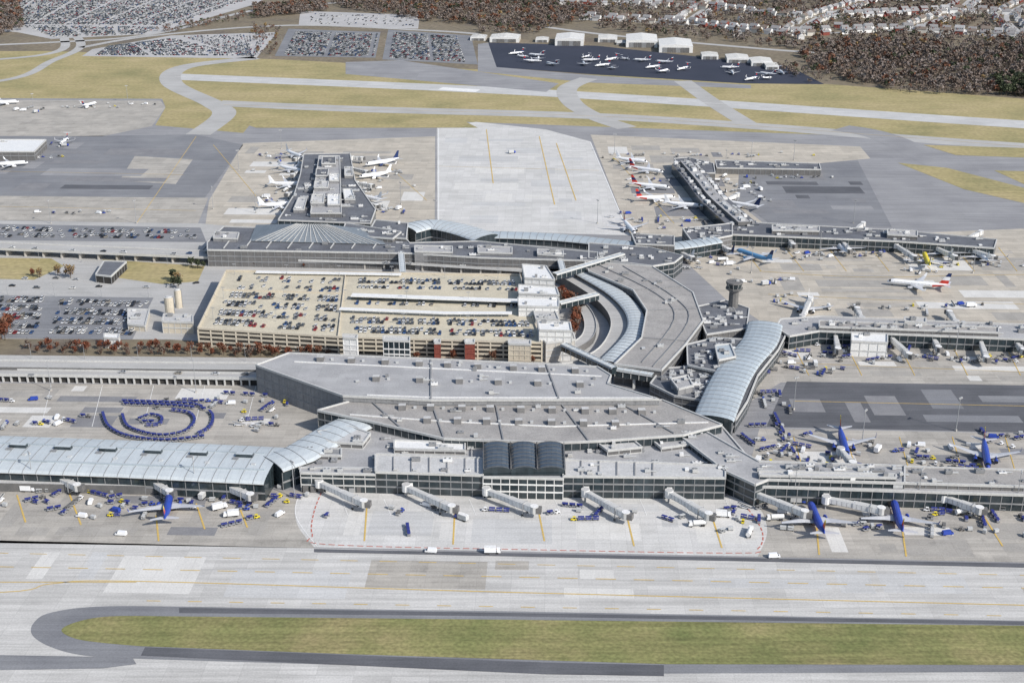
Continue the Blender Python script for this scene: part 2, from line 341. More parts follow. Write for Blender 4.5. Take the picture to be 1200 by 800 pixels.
# ---------------------------------------------------------------- building helpers
def facade(b,P,z0,z1,bay=5,fl=4.2,k='trimd',w=.35,closed=True,cap=True,capk='trim'):
    n=len(P)
    for i in range(n if closed else n-1):
        a,c=P[i],P[(i+1)%n];L=math.dist(a,c)
        if L<1: continue
        q=max(1,int(L/bay))
        for j in range(q):
            t=j/q;x=a[0]+(c[0]-a[0])*t;y=a[1]+(c[1]-a[1])*t
            b.box(x,y,z0,z1-.05,w,w,math.atan2(c[1]-a[1],c[0]-a[0]),k)
        z=z0+fl
        while z<z1-2:
            b.beam((*a,z),(*c,z),w*1.3,.8,k);z+=fl
        if cap: b.beam((*a,z1+.05),(*c,z1+.05),.8,1.3,capk or k)
def units(b,P,z,n,smin=1.5,smax=5,ang=.0,ks=('unit','trim','trimd','wht')):
    xs=[p[0] for p in P];ys=[p[1] for p in P];done=[]
    t=0
    while len(done)<n and t<n*12:
        t+=1;x=R.uniform(min(xs),max(xs));y=R.uniform(min(ys),max(ys));lx=R.uniform(smin,smax);ly=R.uniform(smin,smax*.6)
        if not all(inpoly(x+sx*lx*.7,y+sy*ly*.7,P) for sx in (-1,1) for sy in (-1,1)): continue
        if any(abs(x-q[0])<lx/2+q[2]/2+.6 and abs(y-q[1])<ly/2+q[3]/2+.6 for q in done): continue
        done.append((x,y,lx,ly));h=R.uniform(.8,2.2);k=R.choice(ks)
        b.box(x,y,z+.3,z+h,lx,ly,ang,k);b.box(x,y,z,z+.3,lx*.8,ly*.8,ang,'trimd')
        if lx>2.4:
            for f in (-.25,.25): b.cyl((x+f*lx,y,z+h),(x+f*lx,y,z+h+.3),.22*ly,.22*ly,8,'trimd')
        if R.random()<.3: b.box(x+lx*.5+1.6,y,z+.25,z+.8,3.2,.7,ang,'unit')
def block(name,pts,z1,roof='roofM',wall='glass',trim='trimd',bay=5,fl=4.2,nu=0,z0=0,b=None,smax=5):
    own=b is None
    if own: b=MB()
    P=GP(pts,z1);b.prism(P,z0,z1,roof,wall);facade(b,P,z0,z1,bay,fl,trim)
    if nu: units(b,P,z1,nu,smax=smax)
    if own: return b.obj(name)
    return P
def barrel(b,path,w,ze,rise,roof='metal',wall='glass',n=8,rib=6,ribk='trim',over=1.2,z0=0):
    prof=[(w/2,z0),(w/2,ze-.3)];ks=[wall,'trimd']
    prof.append((w/2+over,ze))
    for i in range(n+1):
        a=math.pi*i/n;prof.append(((w/2+over)*math.cos(a),ze+.3+rise*math.sin(a)))
    prof+= [(-w/2-over,ze),(-w/2,ze-.3),(-w/2,z0)]
    ks+=['trim']+[roof]*n+['trim','trimd',wall]
    b.sweep(path,prof,ks,wall)
    if rib:
        for x,y,a in resample(path,rib):
            nx,ny=-math.sin(a),math.cos(a);pv=None
            for i in range(n+1):
                t=math.pi*i/n;o=(w/2+over)*math.cos(t);p=(x+nx*o,y+ny*o,ze+.36+rise*math.sin(t))
                if pv: b.beam(pv,p,.25,.25,ribk)
                pv=p
            for sgn in (-1,1): b.beam((x+nx*sgn*(w/2+.1),y+ny*sgn*(w/2+.1),z0),(x+nx*sgn*(w/2+.1),y+ny*sgn*(w/2+.1),ze-.4),.3,.3,ribk)
        for sgn in (-1,1):
            for zz in (z0+4.2,):
                for i in range(len(path)-1):
                    a=math.atan2(path[i+1][1]-path[i][1],path[i+1][0]-path[i][0]);nx,ny=-math.sin(a)*sgn*(w/2+.05),math.cos(a)*sgn*(w/2+.05)
                    b.beam((path[i][0]+nx,path[i][1]+ny,zz),(path[i+1][0]+nx,path[i+1][1]+ny,zz),.35,.9,ribk)
# ---------------------------------------------------------------- concourse A (left)
b=MB()
pa=GP([(-260,521),(0,529),(160,535),(322,543)],11)
barrel(b,pa,38,9.5,2.6,'metal','glass',8,7,'trimd')
barrel(b,GP([(318,541),(350,530),(395,503),(432,486)],12),20,10.5,2,'metal','glass',6,7,'trimd')
for x,y,a in resample(GP([(-240,517),(0,523),(310,536)],12),24):
    b.box(x,y,11.6,14,9,3.2,a,'glass','metal',.95,.8);b.box(x+6,y-9,11.3,12.8,2,1.6,a,'unit')
    b.box(x-4,y-3,11.9,13,3,2,a,'trimd')
for off in ((-260,531),(-260,512)):
    q=GP([(off[0],off[1]),(0,off[1]+8),(310,off[1]+20)],12)
    for i in range(2): b.beam((*q[i],12.3),(*q[i+1],12.3),.7,.9,'metalB')
low=GP([(-260,552),(0,557),(300,568),(300,572),(-260,560)],5);b.prism(low,0,5,'roofL','walld')
b.obj('concourse_building')
# ---------------------------------------------------------------- main terminal A/B
b=MB()
P=block('',[(300,428),(338,414),(510,421),(700,430),(716,440),(712,450),(772,468),(505,469),(402,464)],17.5,'roofM','wallg','trimd',6,5,12,b=b)
P2=block('',[(372,481),(452,459),(505,469.5),(776,469),(846,498),(800,510),(700,517),(650,519),(520,514),(430,493)],14,'roofG','glass','trimd',4,4.5,16,b=b)
for (xa,ya,xb,yb,n,z) in ((360,421,690,436,9,17.5),(420,444,700,452,6,17.5),(455,478,770,484,9,14),(480,493,740,498,7,14)):
    for i in range(n):
        t=(i+.5)/n+R.uniform(-.01,.01);x,y=G(xa+(xb-xa)*t,ya+(yb-ya)*t,z)
        b.box(x,y,z,z+2.4,4.0,6.5,J,'walld','roofL',1,.5);b.box(x+7,y,z,z+1.3,1.6,1.2,J,'unit')
for (xa,ya,xb,yb,z) in ((505,422,505,468,17.5),(640,427,655,468,17.5),(505,470,520,513,14),(655,470,690,517,14),(722,470,790,508,14),(430,466,470,502,14),(580,470,590,516,14)):
    b.beam((*G(xa,ya,z),z+.3),(*G(xb,yb,z),z+.3),.8,.7,'trimd')
for (pp,z) in (([(345,424),(510,432),(705,441)],17.5),([(430,463),(510,466),(765,466.5)],17.5),([(410,486),(520,494),(650,500),(830,495)],14)):
    for i in range(len(pp)-1): b.beam((*G(*pp[i],z),z+.25),(*G(*pp[i+1],z),z+.25),.6,.6,'wht')
P3=block('',[(350,536),(400,510),(430,495),(520,516),(650,521),(846,500),(880,540),(850,552),(350,548)],9,'roofM','walld','trimd',5,4,44,b=b,smax=6)
block('',[(352,548),(440,550),(440,556),(352,554)],10.5,'roofM','glass','trim',5,4,4,b=b)
block('',[(440,532),(566,537),(566,557),(440,553)],12,'roofL','glass','trimd',5,4,6,b=b)
block('',[(660,539),(786,543),(850,546),(850,560),(660,558)],12,'roofL','glass','trimd',5,4,8,b=b)
for t in range(1,6):
    for (xa,xb) in ((440,566),(660,786)):
        x=xa+(xb-xa)*t/6;b.beam((*G(x,535+(x-440)*.02,12),12.2),(*G(x,552+(x-440)*.02,12),12.2),.6,.5,'trimd')
block('',[(566,530),(660,533),(660,561),(566,559)],11.6,'roofM','glass','wht',4,4,0,b=b)
for x0,x1 in ((567,597),(599,628),(630,660)):
    a=G((x0+x1)/2,520,15);c=G((x0+x1)/2+1,550,15);w=(x1-x0)/2.17
    barrel(b,[a,c],w,13.6,2.6,'vault','glass',8,4,'walld',.1,z0=11.6)
for q,z,k in (([(372,506),(410,500),(434,508),(425,520),(385,518)],12,'roofL'),([(462,516),(545,519),(545,528),(462,526)],11.5,'wht'),([(700,519),(742,516),(752,524),(712,528)],12,'roofL'),([(355,524),(400,526),(400,534),(355,533)],11,'trimd'),([(762,514),(800,510),(812,520),(775,525)],11,'roofM')):
    block('',q,z,k,'walld','trim',5,3,2,b=b)
# ground-level service openings and doors along the front
for x in range(358,850,9):
    X,Y=G(x,578,0);b.box(X,Y+1.2,0,R.choice([2.6,3.4,3.4]),2.6,1.2,J*0-.02,R.choice(['trim','walld','walld','steel']))
b.obj('airport_terminal')
# ---------------------------------------------------------------- concourse B (right front)
b=MB()
block('',[(793,508),(822,503),(889,541),(1060,546),(1060,566),(900,562),(885,568),(850,552)],12,'roofM','glass','trimd',5,4,24,b=b)
block('',[(900,563),(1060,567),(1200,571),(1700,584),(1700,600),(1200,580),(885,570)],9,'roofM','glass','trimd',5,4,20,b=b)
block('',[(1060,547),(1200,551),(1700,566),(1700,584),(1200,570),(1060,566)],11.5,'roofG','walld','trimd',5,4,36,b=b)
block('',[(890,552),(1050,556),(1050,560),(890,557)],14,'roofL','glass','trimd',5,4,4,b=b)
units(b,GP([(900,545),(1050,549),(1050,555),(905,551)],12),12,14,2,7)
b.obj('concourse_building')
# ---------------------------------------------------------------- curved connector
b=MB()
barrel(b,GP(cr([(897,377),(890,398),(868,423),(852,450),(836,488)],5),13),20,11,2.2,'metalB','glass',8,6,'trimd')
block('',[(906,382),(925,384),(912,410),(888,440),(876,470),(862,492),(850,490),(866,450),(890,420),(905,400)],8,'roofD','glass','trimd',5,4,8,b=b)
b.obj('concourse_connector')
b=MB()
block('',[(805,404),(838,396),(872,398),(866,414),(850,438),(806,428)],11,'roofD','walld','trimd',4,4,26,b=b)
block('',[(775,432),(806,430),(845,446),(828,470),(790,464),(762,450)],8,'roofD','walld','trimd',4,4,26,b=b)
block('',[(838,405),(856,403),(862,418),(842,422)],15,'metalB','walld','trimd',4,4,2,b=b)
block('',[(815,360),(850,352),(878,362),(875,385),(828,392)],9,'roofD','walld','trimd',4,4,20,b=b)
block('',[(786,444),(806,440),(812,452),(795,456)],12,'roofM','wallg','trimd',4,4,3,b=b)
b.obj('services_building')
x,y=G(858,374);b=MB()
b.cyl((x,y,0),(x,y,20),3.6,3.2,10,'walld');b.cyl((x,y,20),(x,y,22),3.2,5.6,10,'trimd');b.cyl((x,y,22),(x,y,23),5.9,5.9,10,'walld')
b.cyl((x,y,23),(x,y,26.4),4.6,5.6,10,'glass');b.cyl((x,y,26.4),(x,y,27.3),6,5.8,10,'walld')
for i in range(10):
    t=2*math.pi*i/10;b.beam((x+4.65*math.cos(t),y+4.65*math.sin(t),23),(x+5.65*math.cos(t),y+5.65*math.sin(t),26.4),.25,.25,'trim')
b.cyl((x,y,27.3),(x,y,31),.2,.1,6,'steel');b.box(x+2,y,27.3,28.4,2,1.4,0,'unit');b.obj('control_tower')
# ---------------------------------------------------------------- pier C
b=MB()
block('',[(915,374),(962,371),(1180,380),(1700,400),(1700,420),(1180,397),(960,388),(925,394),(908,384)],9,'roofM','glass','trimd',5,4,60,b=b,smax=6)
block('',[(960,376),(1170,384),(1170,390),(960,383)],11.5,'roofG','walld','trimd',5,4,20,b=b)
block('',[(998,390),(1040,392),(1040,402),(998,400)],10,'wht','wht','trim',5,4,2,b=b)
block('',[(1060,372),(1085,373),(1085,378),(1060,377)],13,'roofL','wallg','trim',5,4,2,b=b)
b.obj('concourse_building')
b=MB()
block('',[(852,262),(882,261),(1050,270),(1168,281),(1165,291),(1050,283),(855,275)],9,'roofD','glass','trimd',5,4,40,b=b)
block('',[(905,264),(960,266),(960,271),(905,270)],12,'roofM','walld','trimd',5,4,6,b=b)
block('',[(1040,269),(1075,271),(1075,277),(1040,275)],12,'roofM','walld','trimd',5,4,4,b=b)
b.obj('concourse_building')
b=MB()
block('',[(685,306),(765,313),(812,343),(824,376),(803,404),(775,434),(720,427),(752,396),(758,364),(742,340),(690,318)],12,'roofG','walld','trimd',5,4,12,b=b)
for q in ([(700,310),(770,345),(790,375),(752,425)],[(730,312),(792,350),(806,378),(765,430)]):
    pp=GP(cr(q,5),12)
    for i in range(len(pp)-1): b.beam((*pp[i],12.3),(*pp[i+1],12.3),.6,.5,'trimd')
for q in (((742,340),(800,336)),((758,364),(822,362)),((754,396),(806,400))):
    b.beam((*G(*q[0],12),12.25),(*G(*q[1],12),12.25),.5,.45,'trimd')
b.obj('airport_terminal')
b=MB()
barrel(b,GP(cr([(680,318),(722,343),(744,368),(742,392),(712,424)],6),9),10,8.4,1.2,'metal','walld',6,5,'trimd',1)
b.obj('kerbside_canopy')
b=MB()
pth=GP(cr([(560,308),(640,315),(690,338),(722,366),(724,392),(700,418),(640,432),(400,425),(300,430),(-300,423)],6),6)
b.sweep(pth,[(6,0),(6,6.9),(5.7,6.9),(5.7,6),(-5.7,6),(-5.7,6.9),(-6,6.9),(-6,0)],['walld','trim','trim','road','trim','trim','walld'],'walld')
b.obj('elevated_road')
b=MB()
pth=GP(cr([(640,335),(672,350),(690,372),(688,395),(660,412)],6),4)
b.sweep(pth,[(4,0),(4,5),(3.7,5),(3.7,4.2),(-3.7,4.2),(-3.7,5),(-4,5),(-4,0)],['walld','trim','trim','road','trim','trim','walld'],'walld')
b.obj('elevated_road')
b=MB()
pth=GP([(-300,433),(0,436),(330,441)],5)
b.sweep(pth,[(4,4),(4,5.9),(3.7,5.9),(3.7,5),(-3.7,5),(-3.7,5.9),(-4,5.9),(-4,4)],['trim','trim','trim','road','trim','trim','trim'],'trim')
b.sweep(pth,[(2.5,0),(2.5,3.99),(-2.5,3.99),(-2.5,0)],'shade','shade')  # solid dark core painted as the shade under the deck
for x,y,a in resample(pth,5): b.box(x,y,0,4,.9,7.4,a,'trim')
b.obj('elevated_road')
# ---------------------------------------------------------------- central terminal
b=MB()
block('',[(243,284),(262,266),(468,272),(480,285),(560,283),(700,296),(700,306),(560,302),(480,297),(243,293)],13,'roofD','walld','trimd',5,4.2,30,b=b)
A=[G(292,281,14.6),G(452,285,14.6),G(440,268,14.6),G(300,262,14.6)]
rd=[(*G(345,258,27),24),(*G(385,259,27),24)]
i0=b.add([(*A[0],13.6),(*A[1],13.6),(*A[2],13.6),(*A[3],13.6),rd[0],rd[1]])
for f in ((0,1,5,4),(1,2,5),(2,3,4,5),(3,0,4)): b.face([i0+q for q in f],'slat')
for t in range(1,22):
    t/=22;a=Vector((*A[0],13.9)).lerp(Vector((*A[1],13.9)),t);c=Vector(rd[0]).lerp(Vector(rd[1]),t)+Vector((0,0,.3));b.beam(a,c,.4,.4,'trim')
for sgn in range(8):
    x=262+sgn*25;b.beam((*G(x,291,13.5),13.6),(*G(x+12,275,13.5),13.6),.7,.7,'trim')
for (q,z) in (([(252,272),(280,273),(278,280),(250,279)],15.5),([(486,288),(530,289),(530,296),(486,295)],15),([(560,288),(600,290),(600,297),(560,296)],15),([(630,292),(660,294),(660,300),(630,298)],15)):
    block('',q,z,'roofM','wallg','trimd',5,4,3,b=b)
barrel(b,GP(cr([(476,264),(505,258),(540,264),(570,274)],4),15),22,11,2.5,'metal','glass',8,6,'trimd')
barrel(b,GP(cr([(560,272),(650,275),(770,286),(840,278)],4),12),14,9.5,2,'metalB','glass',8,6,'trimd')
block('',[(440,258),(478,262),(476,280),(430,276)],15,'roofD','walld','trimd',4,4,8,b=b)
block('',[(405,262),(470,272),(460,280),(400,275)],16,'roofD','walld','trimd',4,4,8,b=b)
block('',[(690,285),(760,290),(800,300),(790,308),(765,312),(690,303)],12.5,'roofD','glass','trimd',4,4,18,b=b)
block('',[(740,274),(790,277),(790,288),(745,286)],14,'roofD','walld','trimd',4,4,8,b=b)
block('',[(800,268),(858,262),(858,276),(812,285)],11,'roofD','walld','trimd',4,4,18,b=b)
b.obj('airport_terminal')
b=MB()
pth=GP([(240,291),(480,297),(690,309)],9)
b.sweep(pth,[(5,8.4),(5,9),(-5,9),(-5,8.4)],['trim','roofL','trim'],'trim')
for x,y,a in resample(pth,5): b.box(x,y,0,8.4,.6,.6,a,'trim');b.box(x,y,9,9.5,.5,9.6,a,'trimd')
b.obj('kerbside_canopy')
b=MB()
pth=GP([(-300,277),(0,288),(240,298),(480,305),(660,316)],6)
b.sweep(pth,[(8,5),(8,6.9),(7.7,6.9),(7.7,6),(-7.7,6),(-7.7,6.9),(-8,6.9),(-8,5)],['trim','trim','trim','road','trim','trim','trim'],'trim')
for x,y,a in resample(pth,15): b.box(x,y,0,5,1.2,13,a,'wall')
b.obj('elevated_road')
# concourse E
b=MB()
block('',[(356,181),(410,180),(416,212),(440,246),(434,262),(326,258),(345,228),(352,205)],9.5,'roofD','glass','trimd',5,4,60,b=b,smax=8)
block('',[(374,183),(398,183),(400,250),(364,250)],13,'roofM','walld','trimd',5,4,16,b=b,smax=7)
for (q,z) in (([(378,184),(393,184),(393,192),(377,192)],16,),([(371,198),(385,198),(384,206),(370,206)],15),([(369,213),(385,213),(384,220),(368,220)],16),([(366,228),(380,228),(379,238),(364,238)],16),([(386,204),(397,204),(397,212),(386,212)],15.5),([(384,228),(398,228),(398,240),(384,240)],15),([(402,222),(412,222),(416,234),(404,234)],13),([(350,232),(360,232),(356,246),(344,246)],12),([(404,196),(412,196),(413,206),(404,206)],12)):
    block('',q,z,R.choice(['roofL','roofL','roofD','wht']),'wallg','trimd',4,4,2,b=b)
b.obj('concourse_building')
# concourse D
b=MB()
P=GP(cr([(803,190),(822,212),(838,232),(872,262)],4),11)
b.sweep(P,[(13,0),(13,9.5),(-13,9.5),(-13,0)],['glass','roofD','glass'],'glass')
b.sweep(P,[(5,9.5),(5,12.5),(-5,12.5),(-5,9.5)],['walld','roofM','walld'],'walld')
for x,y,a in resample(P,5):
    for s_ in (-9,9,0):
        if R.random()<.65: z_=12.5 if s_==0 else 9.5;b.box(x-math.sin(a)*s_,y+math.cos(a)*s_,z_,z_+R.uniform(1,2.5),R.uniform(2,5),R.uniform(2,4),a,R.choice(['unit','wht','trimd']))
block('',[(790,186),(806,185),(836,192),(838,203),(800,203)],9,'roofD','walld','trimd',5,4,10,b=b)
block('',[(838,188),(960,192),(962,199),(840,197)],6,'roofD','walld','trimd',5,4,14,b=b)
b.obj('concourse_building')
# ---------------------------------------------------------------- garage
GZ=12;GPX=[(265,318),(608,323),(620,360),(635,403),(396,396),(232,386)]
b=MB();P=GP(GPX,GZ);b.prism(P,0,GZ,'deck','shade')  # walls coloured near-black to stand for shaded open decks
n=len(P)
for i in range(n):
    a,c=P[i],P[(i+1)%n]
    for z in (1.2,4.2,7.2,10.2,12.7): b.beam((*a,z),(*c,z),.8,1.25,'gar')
    L=math.dist(a,c);q=int(L/8)
    for j in range(q):
        t=j/q;b.box(a[0]+(c[0]-a[0])*t,a[1]+(c[1]-a[1])*t,0,GZ-.1,.9,.9,J,'gar')
def gl(pts,w,h,z0,k):
    q=GP(pts,z0)
    for i in range(len(q)-1): b.beam((*q[i],z0+h/2+.02),(*q[i+1],z0+h/2+.02),w,h,k)
gl([(405,322),(396,396)],.5,1.1,GZ,'gar');gl([(262,340),(400,344)],.4,1,GZ,'gar')
for pp,z,w in (([(412,345),(612,352)],15.5,6),([(398,361),(520,366),(600,366)],15,4),([(300,318),(470,321)],14,4)):
    q=GP(pp,z)
    b.sweep(q,[(w/2,z-.7),(w/2,z),(-w/2,z),(-w/2,z-.7)],'wht','wht')
    for x,y,a in resample(q,9): b.box(x,y,GZ,z-.7,.5,.5,a,'trim')
    if w==6: b.sweep(q,[(1.6,GZ+.05),(1.6,z-.8),(-1.6,z-.8),(-1.6,GZ+.05)],'glass','glass')
for q,z1,k in (([(402,392),(419,393),(418,397),(402,396)],18,'wht'),([(449,394),(480,395),(480,400),(449,399)],19,'glass'),([(545,398),(556,398),(556,402),(545,402)],13.5,'brick'),([(509,398),(516,398),(516,402),(509,402)],13.5,'brick'),([(596,398),(622,399),(622,404),(596,403)],14,'gar')):
    block('',q,z1,'roofL',k,k if k in('brick','gar') else 'wht',3,3.4,0,b=b)
for x,y,a in resample(GP([(275,322),(600,327)],GZ),38)+resample(GP([(262,350),(610,357)],GZ),42)+resample(GP([(250,374),(620,386)],GZ),42):
    b.cyl((x,y,GZ),(x,y,GZ+8),.15,.1,5,'steel');b.box(x,y,GZ+8,GZ+8.3,2.6,.6,a,'steel')
b.obj('parking_garage')
b=MB()
for q,z1,k in (([(612,310),(640,312),(650,328),(615,326)],20,'wht'),([(608,334),(652,337),(655,346),(608,344)],18,'wht'),([(607,349),(655,350),(655,360),(608,359)],19,'wht'),([(625,362),(650,363),(655,375),(628,374)],16,'wall'),([(630,376),(668,378),(670,388),(632,387)],20,'wht'),([(632,392),(672,390),(674,398),(640,402)],13,'wall')):
    block('',q,z1,'wht' if k=='wht' else 'roofL',k,'trim',5,4,3,b=b,smax=4)
b.obj('garage_services_building')
b=MB()
for p0,p1,z in (((655,300),(660,318),12),((650,322),(730,298),14),((660,404),(720,432),12),((655,356),(700,345),11),((470,296),(472,320),12),((722,433),(765,440),10)):
    a=G(*p0,z);c=G(*p1,z);barrel(b,[a,c],4,z,.8,'metal','glass',5,5,'trim',.4,z0=z-3.4)
    b.box((a[0]+c[0])/2,(a[1]+c[1])/2,0,z-3.42,1.5,1.5,0,'trim')
b.obj('pedestrian_bridge')
b=MB()
for px,py,r,h in ((200,372,3.2,15),(210,360,2.6,13)):
    x,y=G(px,py,0);b.cyl((x,y,0),(x,y,h),r,r,14,'gar','roofL');b.cyl((x,y,h),(x,y,h+.6),r*.7,r*.6,12,'trim');b.beam((x+r+.2,y-.5,0),(x+r+.2,y-.5,h+1),.3,.3,'steel')
for q,z in (([(192,368),(226,370),(226,378),(190,377)],8),([(150,362),(175,363),(170,382),(150,380)],4)): block('',q,z,'roofL','gar','trim',4,4,3,b=b)
b.obj('plant_building')
block('toll_canopy',[(122,306),(148,307),(130,324),(112,322)],6,'roofD','shade','trimd',5,6)
block('guard_house',[(122,391),(140,392),(139,397),(122,396)],7,'wht','wht','trim',3,3)
block('cargo_building',[(-300,163),(54,164),(40,178),(-300,178)],9,'wht','walld','trimd',8,5,6)
def hangar(px,py,w,d,h,a=-.08,rf='wht',pitch=.05):
    x,y=G(px,py,0);b=MB()
    prof=[(-w/2,0),(-w/2,h),(0,h+w*pitch),(w/2,h),(w/2,0)]
    vs=[];c,s=math.cos(a),math.sin(a)
    for yy in (0,d):
        for o,z in prof: vs.append((x+o*c-yy*s,y+o*s+yy*c,z))
    i=b.add(vs);b.face([i+j for j in range(5)],'wht');b.face([i+5+j for j in range(4,-1,-1)],'wall')
    for j,k in enumerate(('wall',rf,rf,'wall')): b.face((i+j,i+5+j,i+6+j,i+j+1),k)
    ww=w*.8/6
    for j in range(6):
        o=(j-2.5)*ww;b.box(x+o*c+.3*s,y+o*s-.3*c,0,h*.75,ww*.93,.4,a,'walld' if (j%3) else 'trimd')
    for j in range(1,10):
        yy=d*j/10;b.beam((x-w/2*c-yy*s,y-w/2*s+yy*c,h+.2),(x-yy*s,y+yy*c,h+w*pitch+.2),.4,.3,'trim');b.beam((x+w/2*c-yy*s,y+w/2*s+yy*c,h+.2),(x-yy*s,y+yy*c,h+w*pitch+.2),.4,.3,'trim')
    b.obj('hangar')
for q in ((591,50,46,40,7),(667,54,44,60,10),(752,56,48,70,10),(792,62,50,70,10),(712,50,30,40,6),(832,70,24,30,6),(865,74,32,40,6),(893,78,30,40,6),(905,82,18,30,5),(560,48,24,30,5),(635,50,20,24,5),(728,53,14,20,4)):
    hangar(*q)
# ---------------------------------------------------------------- aircraft
def airliner(L=33.6,span=35.8,r=1.9,body='acw',belly='acw',fin=('acw',),eng='wing',engk='acw',wl='acw',nose=None):
    b=MB();n=14;zc=r+1.5
    sta=[(0,.06,-.3),(.5,.32,-.27),(1.4,.6,-.18),(2.8,.84,-.07),(4.6,.98,0),(6.2,1,0),(L*.3,1,0),(L*.62,1,0),(L*.72,.93,.08),(L*.82,.72,.28),(L*.92,.42,.52),(L*.985,.16,.66),(L,.05,.68)]
    rings=[]
    for sx,f,dz in sta:
        rings.append(b.add([(L/2-sx,math.sin(2*math.pi*i/n)*r*f,zc+dz*r+math.cos(2*math.pi*i/n)*r*f) for i in range(n)]))
    for q in range(len(sta)-1):
        for i in range(n):
            j=(i+1)%n;am=abs(((i+.5)/n)*2-1)
            k=belly if am<.32 else body
            if q==2 and am>.62: k='win'
            if q>=8 and len(fin)>2 and am<.6: k=fin[0]
            b.face((rings[q]+i,rings[q+1]+i,rings[q+1]+j,rings[q]+j),k)
    b.face([rings[0]+i for i in range(n)],body);b.face([rings[-1]+i for i in range(n-1,-1,-1)],'eng')
    def wing(p0,c0,p1,c1,t0,t1,k):
        vs=[]
        for (x,y,z),c,t in ((p0,c0,t0),(p1,c1,t1)):
            vs+=[(x,y,z),(x-c*.35,y,z+t/2),(x-c,y,z+t*.05),(x-c*.35,y,z-t/2)]
        i=b.add(vs)
        for q in range(4):
            w=(q+1)%4;b.face((i+q,i+w,i+4+w,i+4+q),k)
        b.face((i+3,i+2,i+1,i),k);b.face((i+4,i+5,i+6,i+7),k)
    x0=L/2-L*.36
    for s in (-1,1):
        y1=span*.17;y2=span/2
        wing((x0,s*r*.4,zc-r*.55),L*.235,(x0-y1*.52,s*y1,zc-r*.4),L*.135,1.1,.6,'acg')
        wing((x0-y1*.52,s*y1,zc-r*.4),L*.135,(x0-y2*.53,s*y2,zc+r*.35),L*.045,.6,.2,'acg')
        wing((x0-y2*.53,s*y2,zc+r*.35),L*.045,(x0-y2*.53-1.6,s*(y2+.5),zc+r*.35+2.3),L*.018,.2,.1,wl)
        wing((-L/2+L*.125,s*r*.2,zc+r*.5),L*.11,(-L/2+L*.02,s*span*.19,zc+r*.75),L*.04,.4,.15,'acg')
        if eng=='wing': ey,ex,ez,er,el=s*span*.145,x0-1.0,zc-r*.85-.35,1.05*r/1.9,4.4
        else: ey,ex,ez,er,el=s*(r+1.0),-L*.22,zc+r*.3,.75*r/1.4,4
        b.cyl((ex+el*.42,ey,ez),(ex+el*.1,ey,ez),er*.9,er,12,engk,'win');b.cyl((ex+el*.1,ey,ez),(ex-el*.35,ey,ez),er,er*.82,12,engk)
        b.cyl((ex-el*.35,ey,ez),(ex-el*.6,ey,ez),er*.6,er*.4,10,'eng')
        if eng=='wing': b.beam((ex+.3,ey,ez+er*.9),(ex-el*.5,ey,zc-r*.35),.3,.8,engk)
        else: b.beam((ex,ey,ez),(ex,s*r*.5,ez),1.6,.3,body)
        nw=int(L*.6)
        for i in range(nw):
            x=L/2-5.4-i*(L*.58/nw)
            i0=b.add([(x-.16,s*(r*.975+.03),zc+r*.22-.2),(x+.16,s*(r*.975+.03),zc+r*.22-.2),(x+.16,s*(r*.94+.03),zc+r*.22+.22),(x-.16,s*(r*.94+.03),zc+r*.22+.22)])
            b.face((i0,i0+1,i0+2,i0+3) if s<0 else (i0+3,i0+2,i0+1,i0),'win')
        b.cyl((x0-L*.14,s*2.7,0.5),(x0-L*.14,s*2.7,zc-r*.6),.16,.16,6,'steel')
        for w in (-.35,.35): b.cyl((x0-L*.14,s*2.7+w-.15,.52),(x0-L*.14,s*2.7+w+.15,.52),.5,.5,10,'rub')
    b.cyl((L/2-4,0,.4),(L/2-4,0,zc-r*.8),.12,.12,6,'steel')
    for w in (-.25,.25): b.cyl((L/2-4,w-.1,.38),(L/2-4,w+.1,.38),.36,.36,8,'rub')
    nf=len(fin);hf=L*.19;zr=zc+r*.8
    for i in range(nf):
        t0,t1=i/nf,(i+1)/nf
        def fp(t): return (-L/2+L*.185-t*L*.135,0,zr+hf*t),L*.15*(1-t)+L*.055*t
        (pa_,ca),(pb_,cb)=fp(t0),fp(t1);vs=[]
        for (x,y,z),c,tt in ((pa_,ca,.45-.25*t0),(pb_,cb,.45-.25*t1)): vs+=[(x,0,z),(x-c*.35,tt/2,z),(x-c,0,z),(x-c*.35,-tt/2,z)]
        j=b.add(vs)
        for q in range(4):
            w=(q+1)%4;b.face((j+q,j+w,j+4+w,j+4+q),fin[i])
        b.face((j+4,j+5,j+6,j+7),fin[i]);b.face((j+3,j+2,j+1,j),fin[i])
    if eng=='rear':
        for s in (-1,1): wing((-L/2+L*.07,0,zr+hf),L*.08,(-L/2+L*.02,s*span*.2,zr+hf+.1),L*.04,.3,.12,'acw')
    return b.obj('airliner',link=False)
AC={'sw':airliner(body='acb',belly='acr',fin=('acb','acr','aco','acy'),engk='acb',wl='acb'),
'wh':airliner(),'red':airliner(L=37,fin=('acr','acn','acr'),engk='acw'),'am':airliner(L=44,span=35.8,fin=('acr','acw','acn'),engk='acg'),
'nk':airliner(body='acy',belly='acw',fin=('acy','rub'),engk='acy',L=37),'nv':airliner(fin=('acn','acn'),engk='acn',L=38),'sk':airliner(body='acs',belly='acw',fin=('acs','acn'),engk='acs',L=38),
'rj':airliner(L=26,span=21,r=1.35,eng='rear',fin=('acn','acr')),'bj':airliner(L=17,span=16,r=1.0,eng='rear',fin=('acw','acn'))}
PL=[]
def plane(k,px,py,tx,ty,name='airliner'):
    a=G(px,py,3);c=G(tx,ty,3);inst(AC[k],name,a[0],a[1],Z6,math.atan2(c[1]-a[1],c[0]-a[0]));PL.append((a[0],a[1],7 if k!='bj' else 4))
